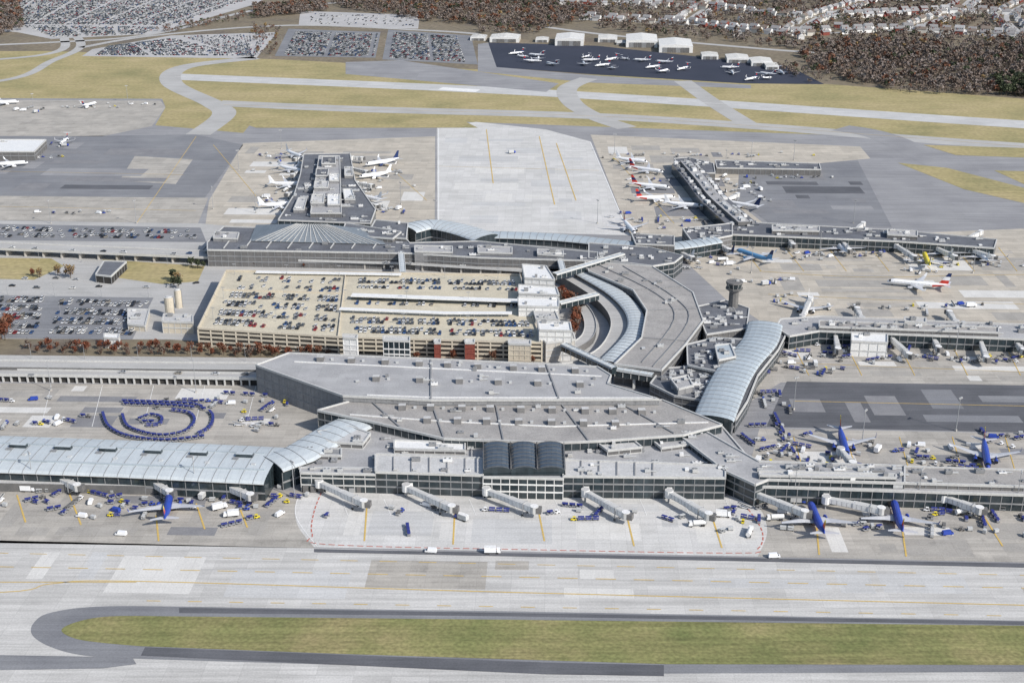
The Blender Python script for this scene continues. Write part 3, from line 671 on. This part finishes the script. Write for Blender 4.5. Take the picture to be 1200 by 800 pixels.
for q in (('sw',197,592,203,560),('sw',957,608,945,580),('sw',1052,606,1045,580),('sw',988,518,996,545),('sw',1155,532,1160,560),
 ('am',1076,333,1045,330),('sk',884,300,860,292),('nk',1086,305,1080,290),('wh',945,360,940,380),('wh',985,290,975,280),
 ('wh',1105,296,1090,285),('wh',1150,300,1140,290),('nv',848,292,835,283),('wh',880,263,870,250),
 ('red',757,199,800,205),('red',762,218,810,222),('red',768,232,815,230),('red',737,266,750,280),('wh',800,240,840,243),('wh',740,188,780,192),('nv',868,240,840,235),('wh',800,298,785,290),
 ('wh',345,181,370,190),('wh',336,216,355,216),('nv',448,190,415,195),('wh',440,205,415,208),('wh',325,240,350,238),('wh',432,232,415,228),('wh',340,198,360,202),
 ('wh',12,192,40,190),('rj',75,165,60,175),('wh',5,120,40,118),('rj',105,122,120,118)): plane(*q)
jets=[]
def jet(k,px,py,tx,ty):
    a=G(px,py)
    if any(math.dist(a,q)<22 for q in jets): return
    jets.append(a);plane(k,px,py,tx,ty,'business_jet')
for px,py in ((605,62),(628,64),(692,70),(706,76),(716,69),(752,70),(765,78),(778,72),(800,80),(880,92)): jet('rj',px,py,px+R.uniform(-30,-10),py+R.uniform(-3,3))
for i in range(26):
    t=R.random();px=600+t*320;py=56+t*24+R.uniform(0,15)
    if not inpoly(px,py,[(575,53),(700,58),(830,73),(925,82),(950,97),(870,96),(705,86),(582,77)]): continue
    jet('bj' if R.random()<.6 else 'rj',px,py,px+R.uniform(-30,30),py+R.uniform(-6,6))
# ---------------------------------------------------------------- jet bridges
def bridge(p0,p1,z=5.2):
    a=Vector((*G(*p0,z),0));c=Vector((*G(*p1,z),0));d=c-a;L=d.length;ang=math.atan2(d.y,d.x)
    b=MB();b.cyl((0,0,3.2),(0,0,7.0),2.2,2.2,12,'wht','roofL');b.cyl((0,0,0),(0,0,3.2),.5,.5,8,'steel')
    m=L*.52
    b.beam((1.8,0,5.2),(m,0,5.2),2.5,2.6,'wht');b.beam((m-1,0,5.15),(L-2,0,5.0),3.0,3.0,'wht')
    b.beam((2,0,6.6),(m-1,0,6.6),1.9,.12,'trim');b.beam((m-.5,0,6.74),(L-3,0,6.6),2.4,.14,'trim')
    b.beam((2,0,3.8),(m,0,3.8),2.3,.3,'steel');b.beam((m,0,3.5),(L-2,0,3.4),2.8,.3,'steel')
    x=3
    while x<L-3:
        w=1.26 if x<m-1 else 1.51
        for s in (-1,1): b.box(x,s*w,4.0,6.3,.14,.06,0,'trimd')
        x+=2.4
    b.cyl((L-1,0,3.3),(L-1,0,6.8),2.1,2.1,10,'trim','wht');b.box(L+1.2,.8,3.5,6.4,2.6,3.2,.5,'walld')
    x=L*.78
    for s in (-1,1):
        b.beam((x,s*1.9,.8),(x,s*1.9,6.6),.35,.35,'steel');b.cyl((x,s*1.9-.25,.6),(x,s*1.9+.25,.6),.6,.6,10,'rub')
    b.beam((x,-2,1),(x,2,1),.4,.4,'steel');b.beam((x,-2,6.9),(x,2,6.9),.3,.3,'steel')
    b.beam((L-2,-2.4,3.5),(L-6.5,-2.4,.3),.9,.15,'steel');b.beam((L-2,-2.9,4.5),(L-6.5,-2.9,1.3),.08,.08,'steel')
    b.obj('jet_bridge',loc=(a.x,a.y,Z6),rot=ang)
def walk(pts,z=5.2):
    P=GP(pts,z);b=MB()
    for i in range(len(P)-1):
        b.beam((*P[i],z+.1),(*P[i+1],z+.1),2.6,2.6,'wht')
        c=((P[i][0]+P[i+1][0])/2,(P[i][1]+P[i+1][1])/2);b.box(*c,.1,3.8,.8,.8,0,'steel')
    b.obj('jet_bridge_walkway')
for q in (((374,566),(428,590)),((476,571),(531,596)),((570,575),(628,597)),((686,577),(735,604)),((784,578),(832,605)),
 ((50,553),(92,571)),((165,557),(200,578)),((250,564),(295,582)),((880,577),(945,602)),((968,585),(1035,598)),((1105,583),(1150,598)),((-60,548),(-20,566)),
 ((952,562),(975,548)),((985,528),(1000,545)),
 ((978,390),(982,411)),((1040,393),(1066,417)),((1092,395),(1100,409)),((1148,398),(1156,421)),((1190,402),(1200,412)),((940,372),(950,350)),((1010,374),(1004,362)),((1120,378),(1112,366)),
 ((918,274),(930,288)),((985,281),(995,294)),((1050,288),(1072,302)),((1095,290),(1120,302)),((1130,291),(1165,302)),((1130,282),(1150,272)),((1000,272),(1012,262)),
 ((838,285),(855,294)),((790,294),(812,303)),((830,218),(812,224)),((822,205),(800,206)),((840,236),(822,243)),((850,235),(865,228)),
 ((354,200),(342,206)),((350,225),(336,228)),((412,198),(430,202)),((418,215),(436,218)),((345,240),(332,246)),((430,238),(442,242)),((358,185),(345,187)),((412,185),(425,186))):
    bridge(*q)
for q in ([(437,554),(405,553),(374,566)],[(510,559),(494,560),(476,571)],[(575,561),(570,575)],[(690,563),(686,577)],[(786,565),(784,578)],[(890,570),(880,577)],[(968,575),(968,585)],[(1100,577),(1105,583)]): walk(q)
# ---------------------------------------------------------------- ground vehicles
PC=[mat('car_paint_'+n,c,rough=.35,spec=.5,fine=0) for n,c in (('white',(.7,.7,.68)),('silver',(.42,.43,.44)),('black',(.025,.025,.028)),('grey',(.14,.145,.15)),('red',(.28,.03,.03)),('blue',(.04,.09,.22)),('tan',(.32,.29,.24)),('pale',(.56,.57,.58)))]
def car(paint,suv=False):
    b=MB();h=.35 if suv else 0
    for s in (-1,1):
        for x in (-1.35,1.4): b.cyl((x,s*.8-.1,.33),(x,s*.8+.1,.33),.33,.33,10,'rub')
    prof=[(-2.3,.35),(-2.35,.75),(-2.2,.95+h*.4),(-1.3 if not suv else -2.1,1.0+h*.4),(.95,.98+h*.4),(2.1,.82+h*.3),(2.3,.6),(2.3,.35)]
    i=b.add([(x,y,z) for y in (-.9,.9) for x,z in prof]);n=len(prof)
    b.face([i+j for j in range(n)],paint);b.face([i+n+j for j in range(n-1,-1,-1)],paint)
    for j in range(n):
        k=(j+1)%n;b.face((i+j,i+n+j,i+n+k,i+k),paint)
    x0,x1,x2,x3=(-1.75,-1.15,.35,1.05) if not suv else (-2.2,-1.9,.4,1.05)
    zb,zt=.97+h*.4,1.42+h
    i=b.add([(x0,-.84,zb),(x3,-.84,zb),(x3,.84,zb),(x0,.84,zb),(x1,-.66,zt),(x2,-.66,zt),(x2,.66,zt),(x1,.66,zt)])
    b.face((i+4,i+5,i+6,i+7),paint)
    for q in ((0,1,5,4),(1,2,6,5),(2,3,7,6),(3,0,4,7)): b.face([i+w for w in q],'win')
    return b.obj('parked_car',link=False)
CARS=[car(p,s) for p in PC for s in (0,1)]
CW=[3,3,3,3,3,2,3,3,.6,.6,1,1,1,.5,2,2]
def rows(q,z,occ,depth=17.5,step=2.75):
    a,b_,c,d=[G(*p,z) for p in q];out=[]
    L=(math.dist(a,b_)+math.dist(d,c))/2;D=(math.dist(a,d)+math.dist(b_,c))/2
    nr=max(1,int(round(D/(depth/2))));nc=int(L/step)
    for r in range(nr):
        v=(r+.5)/nr
        v+= (1 if r%2 else -1)*(-.16)/nr
        for k in range(nc):
            u=(k+.5)/nc
            if k%23 in (0,1): continue
            if R.random()>occ(u,v): continue
            x=(a[0]*(1-u)+b_[0]*u)*(1-v)+(d[0]*(1-u)+c[0]*u)*v;y=(a[1]*(1-u)+b_[1]*u)*(1-v)+(d[1]*(1-u)+c[1]*u)*v
            an=math.atan2((b_[1]-a[1]),(b_[0]-a[0]))+math.pi/2+(math.pi if R.random()<.5 else 0)
            out.append((x+R.uniform(-.12,.12),y+R.uniform(-.4,.4),z,an+R.uniform(-.03,.03)))
    return out
for q,z,occ in (([(268,322),(400,325),(392,392),(240,382)],GZ,lambda u,v:.35+.3*(v>.3)+.15*math.sin(u*9)),([(412,325),(602,328),(608,341),(410,338)],GZ,lambda u,v:.7),([(410,352),(610,357),(612,361),(405,357)],GZ,lambda u,v:.4),([(402,370),(618,374),(628,398),(400,392)],GZ,lambda u,v:.78),
  ([(-150,346),(52,347),(44,392),(-160,390)],Z6,lambda u,v:.8),([(62,349),(176,352),(154,395),(48,393)],Z6,lambda u,v:.8),([(-190,262),(225,269),(232,281),(-190,278)],Z6,lambda u,v:.5)):
    for x,y,zz,a in rows(q,z,occ):
        if q[0][0]>200 and z==GZ and not inpoly(x,y,GP(GPX,GZ)): continue
        inst(R.choices(CARS,CW)[0],'parked_car',x,y,zz+.01,a)
for path,z in (([(-150,424),(300,430)],Z5),([(-150,283),(240,299),(640,314)],6.0),([(-150,433),(0,436),(320,441)],5.0),([(-100,335),(180,338),(240,330)],Z5),([(-100,318),(110,330)],Z5)):
    for x,y,a in resample(GP(path,z),19):
        if R.random()<.5: inst(R.choices(CARS,CW)[0],'car',x+R.uniform(-5,5),y+R.choice([-2,2]),z+.02,a+(math.pi if R.random()<.5 else 0))
def far_cars(name,lots):
    b=MB()
    for q,occ in lots:
        for x,y,z,a in rows(q,Z4,lambda u,v:occ,17,2.9):
            k=R.choices(PC,[4,3,3,3,1,1,1,2])[0];c,s=math.cos(a),math.sin(a)
            hh=R.uniform(1.4,1.8)
            b.box(x,y,z+.25,z+.9,4.6,1.8,a,k);b.box(x-.2*c,y-.2*s,z+.9,z+hh,2.7,1.65,a,'win',k,.7,.8)
    b.obj(name)
far_cars('parked_cars',[([(-150,0),(290,0),(200,30),(-150,28)],.7),([(20,30),(185,32),(170,40),(60,44)],.6),([(125,55),(200,45),(290,66),(105,65)],.65),([(205,43),(318,40),(298,67),(285,66)],.65),([(342,37),(443,40),(438,66),(328,65)],.88),([(458,38),(535,43),(545,73),(452,68)],.88),([(360,16),(485,20),(485,31),(355,28)],.12)])
def mk_cart(kc):
    b=MB();b.box(0,0,.45,.65,3,1.6,0,'steel')
    for s in (-1,1):
        for x in (-1,1): b.cyl((x,s*.65-.08,.3),(x,s*.65+.08,.3),.3,.3,8,'rub');b.box(x*1.42,s*.75,.65,1.9,.08,.08,0,'steel')
    b.box(0,0,1.9,2.05,3.0,1.6,0,kc,None,.96,.9);b.box(0,.0,.66,1.88,.06,1.5,0,kc);b.box(0,.72,.66,1.5,2.8,.05,0,kc);b.box(1.9,0,.45,.53,1,.1,0,'steel')
    return b.obj('baggage_cart',link=False)
def mk_tug(c='acw'):
    b=MB()
    for s in (-1,1):
        for x in (-.85,.85): b.cyl((x,s*.62-.12,.36),(x,s*.62+.12,.36),.36,.36,8,'rub')
    b.box(0,0,.35,.95,2.8,1.35,0,c,None,.95,.9);b.box(-.4,0,.95,1.15,.8,1.0,0,'rub')
    for x in (-.9,.35):
        for s in (-.55,.55): b.beam((x,s,.95),(x,s,1.9),.07,.07,'steel')
    b.box(-.28,0,1.9,1.98,1.5,1.25,0,c);return b.obj('baggage_tug',link=False)
def mk_van(c):
    b=MB()
    for s in (-1,1):
        for x in (-1.6,1.7): b.cyl((x,s*.85-.12,.38),(x,s*.85+.12,.38),.38,.38,8,'rub')
    b.box(-.3,0,.4,1.2,4.9,1.95,0,c);b.box(-.6,0,1.2,2.2,4.2,1.9,0,c,None,.93,.85);b.box(2.35,0,.4,1.15,.8,1.9,0,c,None,.8,.95);b.box(1.72,0,1.22,2.05,.7,1.75,0,'win',None,.4,.85,-.2)
    return b.obj('service_van',link=False)
def mk_truck(c1,c2):
    b=MB()
    for s in (-1,1):
        for x in (-2.6,-1.7,2.4): b.cyl((x,s*.95-.15,.48),(x,s*.95+.15,.48),.48,.48,8,'rub')
    b.box(0,0,.5,.8,7.6,1.0,0,'steel');b.box(-1,0,.85,3.4,5.4,2.4,0,c1,'wht');b.box(2.9,0,.7,2.5,1.8,2.2,0,c2,None,.75,.9,-.1);b.box(3.55,0,1.6,2.3,.5,1.8,0,'win',None,.3,.9,-.2)
    return b.obj('catering_truck',link=False)
def mk_belt():
    b=MB()
    for s in (-1,1):
        for x in (-1.6,1.6): b.cyl((x,s*.8-.12,.36),(x,s*.8+.12,.36),.36,.36,8,'rub')
    b.box(0,0,.4,.9,4.6,1.8,0,'acw');b.beam((-3.2,.3,.8),(3.6,.3,2.4),.9,.25,'rub');b.box(1.2,-.55,.9,1.6,1.0,.6,0,'acw')
    for s in (-.22,.82): b.beam((-3.2,s,.95),(3.6,s,2.55),.07,.2,'acw')
    return b.obj('belt_loader',link=False)
def mk_fuel():
    b=MB()
    for s in (-1,1):
        for x in (-3.2,-2.2,2.8): b.cyl((x,s*.95-.15,.5),(x,s*.95+.15,.5),.5,.5,8,'rub')
    b.box(0,0,.6,.9,9,1.2,0,'steel');b.cyl((-4.2,0,2.0),(1.9,0,2.0),1.15,1.15,12,'wht');b.box(3.3,0,.8,2.7,1.9,2.3,0,'wht',None,.75,.9,-.1);b.box(4.05,0,1.7,2.4,.4,1.9,0,'win',None,.4,.9,-.15)
    return b.obj('fuel_truck',link=False)
def mk_uld():
    b=MB();b.box(0,0,.3,.5,2.6,1.7,0,'steel');b.box(0,0,.55,1.9,2.0,1.5,0,'unit',None,1.2,1)
    for s in (-1,1):
        for x in (-.9,.9): b.cyl((x,s*.7-.08,.25),(x,s*.7+.08,.25),.25,.25,8,'rub')
    return b.obj('cargo_dolly',link=False)
CART=mk_cart('blueC');CARTG=mk_cart('unit');CARTD=mk_cart('walld');TUG=[mk_tug('acw'),mk_tug('acb'),mk_tug('acy'),mk_tug('walld')];VAN=[mk_van('acw'),mk_van('acw'),mk_van('acb')];TRK=[mk_truck('acw','acw'),mk_truck('unit','acb')];BELT=mk_belt();FUEL=mk_fuel();ULD=mk_uld()
used=list(PL)
def free(x,y,r):
    for u in used:
        if (u[0]-x)**2+(u[1]-y)**2<(r+u[2])**2: return False
    return True
def put(me,name,x,y,a,r):
    if not free(x,y,r): return False
    used.append((x,y,r));inst(me,name,x,y,Z6+.02,a);return True
def cluster(px,py,rx,ry,n,blue=.5):
    x0,y0=G(px,py);n=int(n*1.15)
    for i in range(n):
        x=x0+R.gauss(0,rx*.6);y=y0+R.gauss(0,ry*.6);a=R.choice([0,math.pi/2,math.pi,.4,2.7,1.2])+R.uniform(-.2,.2);t=R.random()
        cm=CART if R.random()<(.72 if blue>.4 else .2) else R.choice([CARTG,CARTD])
        if t<blue*.6:
            if R.random()<.5: put(R.choice(TUG),'baggage_tug',x,y,a,1.6)
            for k in range(R.randint(1,3)): put(cm,'baggage_cart',x-math.cos(a)*(3.6+3.6*k),y-math.sin(a)*(3.6+3.6*k),a,1.55)
        elif t<blue*.6+.10: put(R.choice(VAN),'service_van',x,y,a,2.8)
        elif t<blue*.6+.16: put(R.choice(TRK),'catering_truck',x,y,a,4)
        elif t<blue*.6+.24: put(BELT,'belt_loader',x,y,a,3.2)
        elif t<blue*.6+.27: put(FUEL,'fuel_truck',x,y,a,4.8)
        elif R.random()<.45: put(ULD,'cargo_dolly',x,y,a,1.5)
        elif R.random()<.5: put(R.choice(TUG),'baggage_tug',x,y,a,1.6)
        else: put(R.choice([CARTD,CARTG,cm]),'baggage_cart',x,y,a,1.55)
def train(pts,step=3.6,p=.95):
    for x,y,a in resample(GP(cr(pts,6)),step):
        if R.random()<p: put(CART,'baggage_cart',x,y,a,1.5)
for t in ([(146,472),(200,474),(232,477),(249,488),(246,502),(230,511)],[(148,475),(200,477),(240,481)],[(121,487),(128,502),(150,513),(195,518),(240,513)],[(144,489),(152,503),(185,512),(215,508),(228,496),(222,486),(200,482)],[(165,492),(178,488),(190,492),(186,499),(172,500)],[(170,496),(190,496)]): train(t)
for q in ((20,585,18,12,12),(110,595,22,12,14),(50,575,26,6,12),(150,585,12,8,8),(255,590,22,14,20),(290,600,14,10,10),(320,580,14,10,10),(400,600,16,6,3),(470,600,14,8,3),(560,604,16,8,3),(672,600,14,8,5),(760,602,16,8,3),(850,605,18,8,8),(870,620,14,6,5),
  (905,600,22,12,20),(1000,612,22,8,10),(1095,610,20,10,12),(1180,605,24,12,14),(1180,625,24,8,6),(920,520,12,24,20),(895,540,16,12,12),(1060,530,26,14,18),(1110,545,26,10,14),(1180,510,26,12,12),(1030,560,24,4,8),(955,535,16,12,12),
  (905,470,8,16,12),(925,425,24,16,20),(990,412,30,8,20),(1090,420,32,8,22),(1180,420,24,8,18),(1020,420,20,8,12),(960,436,30,4,5),(1030,405,40,3,8),
  (840,310,20,14,14),(900,330,20,10,12),(940,300,30,8,16),(1010,300,30,8,14),(1080,318,20,6,6),(1150,312,30,8,12),(915,350,12,10,12),(1120,360,60,4,12),(1000,362,40,3,10),
  (285,470,30,5,8),(300,495,18,10,8),(30,495,30,10,10),(20,470,24,6,4),(300,480,12,16,10),(210,470,8,6,3),
  (440,225,20,30,12),(330,230,16,40,12),(320,190,16,30,8),(460,200,16,30,6),(450,245,20,14,12),(770,210,30,20,12),(790,260,30,14,16),(850,215,24,16,14),(880,225,16,30,14),(920,208,50,6,14),(860,182,60,6,12),(730,250,12,20,6),(725,190,16,30,6),(780,182,30,8,8),
  (90,250,50,6,10),(30,185,40,10,6),(100,126,50,10,10),(30,130,30,12,8),(160,122,30,8,6),(60,170,16,14,6)):
    cluster(*q,blue=.6 if q[1]>380 else .25)
train([(908,488),(926,525),(935,540)],3.6);train([(905,490),(921,525)],3.7);train([(265,462),(330,466)],4,.8);train([(870,512),(885,524)],3.6)
inst(TRK[0],'box_truck',*G(577,648),Z6,.0);inst(VAN[0],'service_van',*G(142,627),Z6,3);inst(VAN[0],'service_van',*G(505,647),Z6,3);inst(VAN[1],'service_van',*G(907,653),Z6,.1)
inst(TRK[1],'box_truck',*G(600,180),Z6,.4)
b=MB();b.cyl((0,0,0),(0,0,20),.28,.14,6,'steel');b.box(0,0,20,20.4,3.2,.5,0,'steel')
for x in (-1.2,0,1.2): b.box(x,-.3,19.6,20,.6,.6,0,'trim')
b.box(0,0,0,1,1,1,0,'wall');MAST=b.obj('floodlight_mast',link=False)
for px,py in ((40,572),(230,578),(345,583),(930,590),(1075,592),(1190,596),(1010,520),(1120,505),(930,480),(1000,405),(1120,412),(880,320),(960,300),(1060,310),(1140,320),(700,262),(850,200),(880,190),(930,188),(510,262),(470,240),(300,250),(280,200),(250,245),(330,175),(160,262),(60,262),(720,180),(1000,262),(150,120),(40,130),(230,460),(60,458)):
    inst(MAST,'floodlight_mast',*G(px,py),Z6,R.uniform(0,3))
b=MB();b.cyl((0,0,0),(0,0,10),.14,.08,6,'steel');b.beam((0,0,10),(2.2,0,10.3),.1,.1,'steel');b.box(2.4,0,10.2,10.4,.9,.35,0,'trim');SL=b.obj('street_lamp',link=False)
for path in ([(-150,418),(380,424)],[(-150,300),(240,312)],[(-100,345),(180,349)],[(-100,370),(165,374)],[(60,55),(330,70)],[(330,50),(550,58)]):
    for x,y,a in resample(GP(path),34): inst(SL,'street_lamp',x,y,Z6,R.uniform(0,6))
# ---------------------------------------------------------------- trees
LF={'rust':(.20,.10,.065),'rust_shade':(.13,.07,.05),'brown':(.19,.15,.125),'brown_shade':(.13,.105,.09),'gold':(.27,.19,.09),'green':(.07,.085,.05),'green_shade':(.045,.058,.04),'grey':(.235,.20,.18),'grey_shade':(.165,.145,.13),  # woodland browns and greys lightened, distance haze put into the colour
'red':(.20,.075,.045),'red_shade':(.12,.05,.035)}  # darker copies carry painted crown shade
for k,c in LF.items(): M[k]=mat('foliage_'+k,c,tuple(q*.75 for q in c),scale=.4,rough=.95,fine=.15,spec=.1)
def tree(kA,kB,h=8,w=6,n=260,seed=0,leaf=.5):
    r=random.Random(seed);b=MB();b.cyl((0,0,0),(0,0,h*.45),.22,.14,6,'bark')
    cl=[]
    for i in range(9):
        t=r.uniform(0,6.28);rr=w/2*r.uniform(.25,.8);z=h*r.uniform(.42,.92);rr*=1.1-.6*(z/h-.4)
        p=(math.cos(t)*rr,math.sin(t)*rr,z);cl.append(p);b.beam((0,0,h*r.uniform(.25,.45)),p,.1,.1,'bark')
    for i in range(n):
        c=r.choice(cl);q=[r.gauss(c[j],w*.13) for j in range(3)]
        a=[r.uniform(-1,1) for _ in range(3)];d=[r.uniform(-1,1) for _ in range(3)]
        A=Vector(a).normalized()*leaf;D=Vector(a).cross(Vector(d)).normalized()*leaf*.8;Q=Vector(q)
        i0=b.add([tuple(Q-A-D),tuple(Q+A-D*.6),tuple(Q+A*.7+D),tuple(Q-A*.8+D)])
        b.face((i0,i0+1,i0+2,i0+3),kA if q[2]>c[2]-.2 else kB)  # lower leaves get the darker colour, shade painted into the crown
    return b.obj('tree',link=False)
TR=[tree('red','red_shade',8,6,200,i) for i in range(2)]+[tree('rust','rust_shade',8,6,200,4),tree('brown','rust_shade',7,6,180,9)];TG=[tree('gold','brown',9,7,260,5),tree('green','green_shade',8,5,260,6)]
def trow(pts,step,me,jit=1.5,smin=.55,smax=.95,name='autumn_tree'):
    for x,y,a in resample(GP(pts),step): inst(R.choice(me),name,x+R.uniform(-jit,jit),y+R.uniform(-jit,jit),Z5,R.uniform(0,6),R.uniform(smin,smax))
trow([(35,408),(200,411),(390,417)],6.5,TR);trow([(45,414),(230,416),(340,419)],8,TR);trow([(490,421),(640,425)],12,TR,2)
trow([(655,345),(672,362),(677,385),(668,398)],4,TR,2.5,.7,1.1);trow([(662,350),(680,368)],5,TR,2.5,.7,1.1)
trow([(300,312),(450,315)],12,TR,2,.5,.8);trow([(0,402),(8,385)],5,TR,3,1,1.5);trow([(35,325),(70,322),(90,327)],9,TR+TG,3,.6,1.1);trow([(205,330),(208,338)],5,TG,2,.9,1.2,'tree');trow([(225,312),(240,318)],6,TG,2,.6,1,'tree')
# ---------------------------------------------------------------- houses
def house(wk,rk):
    b=MB();b.box(0,0,0,5.4,12,8.5,0,wk)
    i=b.add([(-6.5,-4.8,5.2),(6.5,-4.8,5.2),(6.5,4.8,5.2),(-6.5,4.8,5.2),(-6.5,0,8.6),(6.5,0,8.6)])
    for f in ((0,1,5,4),(2,3,4,5),(1,2,5),(3,0,4),(3,2,1,0)): b.face([i+q for q in f],rk if len(f)==4 else wk)
    for x in (-4,-1.3,1.3,4):
        for z in (1,3.6): b.box(x,-4.28,z,z+1.3,1,.12,0,'win')
    b.box(0,-4.3,0,2.1,1,.16,0,'brick');b.box(3,1.5,6,9.6,.9,.9,0,'brick');b.box(8,.5,0,3,4.2,6,0,wk,rk,.9,.5)
    return b.obj('suburban_house',link=False)
M['rfA']=mat('shingle_grey',(.27,.265,.265));M['rfB']=mat('shingle_brown',(.2,.165,.14));M['sid']=mat('siding_cream',(.7,.67,.6))
HS=[house('wht','rfA'),house('sid','rfB'),house('wht','roofM'),house('wht','rfA'),house('brick','rfA')]
hp=GP([(650,-28),(1300,-28),(1300,58),(1010,46),(930,56),(820,46),(720,33)]);hs=[]
for p in SUB:
    for x,y,a in resample(GP(cr(p,6)),20):
        for s in (-1,1):
            o=s*R.uniform(15,20);X,Y=x-math.sin(a)*o,y+math.cos(a)*o
            if all((X-q[0])**2+(Y-q[1])**2>17**2 for q in hs) and R.random()<.9:
                hs.append((X,Y));inst(R.choice(HS),'suburban_house',X,Y,Z1,a+(0 if s>0 else math.pi)+R.uniform(-.1,.1),R.uniform(.95,1.25))
hx=[p[0] for p in hp];hy=[p[1] for p in hp];t=0
while len(hs)<520 and t<9000:
    t+=1;x=R.uniform(min(hx),max(hx));y=R.uniform(min(hy),max(hy))
    if inpoly(x,y,hp) and all((x-q[0])**2+(y-q[1])**2>24**2 for q in hs):
        hs.append((x,y));inst(R.choice(HS),'suburban_house',x,y,Z1,.25*math.sin(x/150)+R.choice([0,1.57,3.14]),R.uniform(.95,1.2))
grid={}
for x,y in hs: grid.setdefault((int(x//20),int(y//20)),[]).append((x,y))
srd=[(x,y) for p in SUB for x,y,a in resample(GP(cr(p,6)),8)]
for x,y in srd: grid.setdefault((int(x//20),int(y//20)),[]).append((x,y))
def clear(x,y):
    i,j=int(x//20),int(y//20)
    for a in (-1,0,1):
        for c in (-1,0,1):
            for q in grid.get((i+a,j+c),()):
                dx,dy=x-q[0],y-q[1]
                if abs(dx)<9 and -14<dy<7: return False
    return True
def wood(name,regions,seed=3):
    r=random.Random(seed);V=[];MI=[];ks=['brown','brown_shade','rust','rust_shade','grey','grey_shade','green','green_shade','gold']
    for poly,dens,wts,hm in regions:
        P=GP(poly);xs=[p[0] for p in P];ys=[p[1] for p in P]
        area=abs(sum(P[i][0]*P[(i+1)%len(P)][1]-P[(i+1)%len(P)][0]*P[i][1] for i in range(len(P))))/2
        cnt=int(area*dens);got=0;tr=0
        while got<cnt and tr<cnt*6:
            tr+=1;x=r.uniform(min(xs),max(xs));y=r.uniform(min(ys),max(ys))
            if not inpoly(x,y,P) or not clear(x,y): continue
            got+=1;h=r.uniform(6,13)*hm;w=h*r.uniform(.35,.5);c=r.choices([0,2,4,6,8],wts)[0]
            for i in range(38):
                th=r.uniform(0,6.28);ph=r.uniform(-.5,1.57);rr=r.uniform(.5,1.12)
                qx=x+math.cos(th)*math.cos(ph)*w*rr;qy=y+math.sin(th)*math.cos(ph)*w*rr;qz=h*.55+math.sin(ph)*h*.42*rr
                A=Vector((r.uniform(-1,1),r.uniform(-1,1),r.uniform(-.7,.7)))*w*.27;D=A.cross(Vector((r.uniform(-1,1),r.uniform(-1,1),r.uniform(-1,1))));D=D.normalized()*w*.2;Q=Vector((qx,qy,qz))
                V+= [Q-A-D,Q+A-D,Q+A*.6+D,Q-A*.7+D];MI.append(c if (qz>h*.5 or c==8) else c+1)  # lower half uses the darker copy as painted shade
            V+= [Vector((x-.25,y,0)),Vector((x+.25,y,0)),Vector((x+.1,y,h*.7)),Vector((x-.1,y,h*.7))];MI.append(9)
    n=len(MI);me=bpy.data.meshes.new(name);me.vertices.add(n*4);me.vertices.foreach_set('co',np.array([c for v in V for c in v],dtype=np.float32))
    me.loops.add(n*4);me.loops.foreach_set('vertex_index',np.arange(n*4,dtype=np.int32));me.polygons.add(n)
    me.polygons.foreach_set('loop_start',np.arange(0,n*4,4,dtype=np.int32));me.polygons.foreach_set('loop_total',np.full(n,4,dtype=np.int32));me.polygons.foreach_set('material_index',np.array(MI,dtype=np.int32))
    for k in ks+['bark']: me.materials.append(M[k])
    me.update(calc_edges=True);me.validate();o=bpy.data.objects.new(name,me);sc.collection.objects.link(o);print(name,n)
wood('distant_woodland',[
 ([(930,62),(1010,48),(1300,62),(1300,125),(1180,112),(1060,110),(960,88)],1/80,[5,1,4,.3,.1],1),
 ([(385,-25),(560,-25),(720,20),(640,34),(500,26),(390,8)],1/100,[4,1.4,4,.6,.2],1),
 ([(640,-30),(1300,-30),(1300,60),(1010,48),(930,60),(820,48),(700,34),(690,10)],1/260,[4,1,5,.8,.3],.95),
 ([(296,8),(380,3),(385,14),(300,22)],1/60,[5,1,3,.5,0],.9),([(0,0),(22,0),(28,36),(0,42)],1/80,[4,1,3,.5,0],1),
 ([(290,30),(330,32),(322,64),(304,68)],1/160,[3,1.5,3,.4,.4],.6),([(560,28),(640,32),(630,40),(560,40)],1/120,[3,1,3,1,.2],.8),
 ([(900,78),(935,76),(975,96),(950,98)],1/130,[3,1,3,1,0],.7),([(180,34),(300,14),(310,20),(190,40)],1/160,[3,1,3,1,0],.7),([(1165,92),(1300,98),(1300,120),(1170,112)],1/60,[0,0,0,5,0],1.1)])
# ---------------------------------------------------------------- light, sky, camera
w=bpy.data.worlds.new('World');sc.world=w;w.use_nodes=True;nt=w.node_tree
sk=nt.nodes.new('ShaderNodeTexSky');sk.sky_type='NISHITA';sk.sun_disc=False
az=math.radians(128);el=math.radians(37)
sk.sun_elevation=el;sk.sun_rotation=az;sk.dust_density=1.4
nt.links.new(sk.outputs[0],nt.nodes['Background'].inputs[0]);nt.nodes['Background'].inputs[1].default_value=.14
d=Vector((math.sin(az)*math.cos(el),math.cos(az)*math.cos(el),math.sin(el)))
sl=bpy.data.lights.new('sun','SUN');sl.energy=4.7;sl.angle=math.radians(.5);sl.color=(1,.955,.9)
so=bpy.data.objects.new('sun',sl);sc.collection.objects.link(so);so.rotation_euler=d.to_track_quat('Z','Y').to_euler();so.location=(0,0,500)
cam=bpy.data.cameras.new('camera');co=bpy.data.objects.new('camera',cam);sc.collection.objects.link(co)
co.location=(0,0,CZ);co.rotation_euler=(math.pi/2-TH,0,0);cam.sensor_width=36;cam.lens=36*F/1200;cam.clip_start=1;cam.clip_end=30000
sc.camera=co
sc.view_settings.view_transform='Standard';sc.view_settings.look='None';sc.view_settings.exposure=0
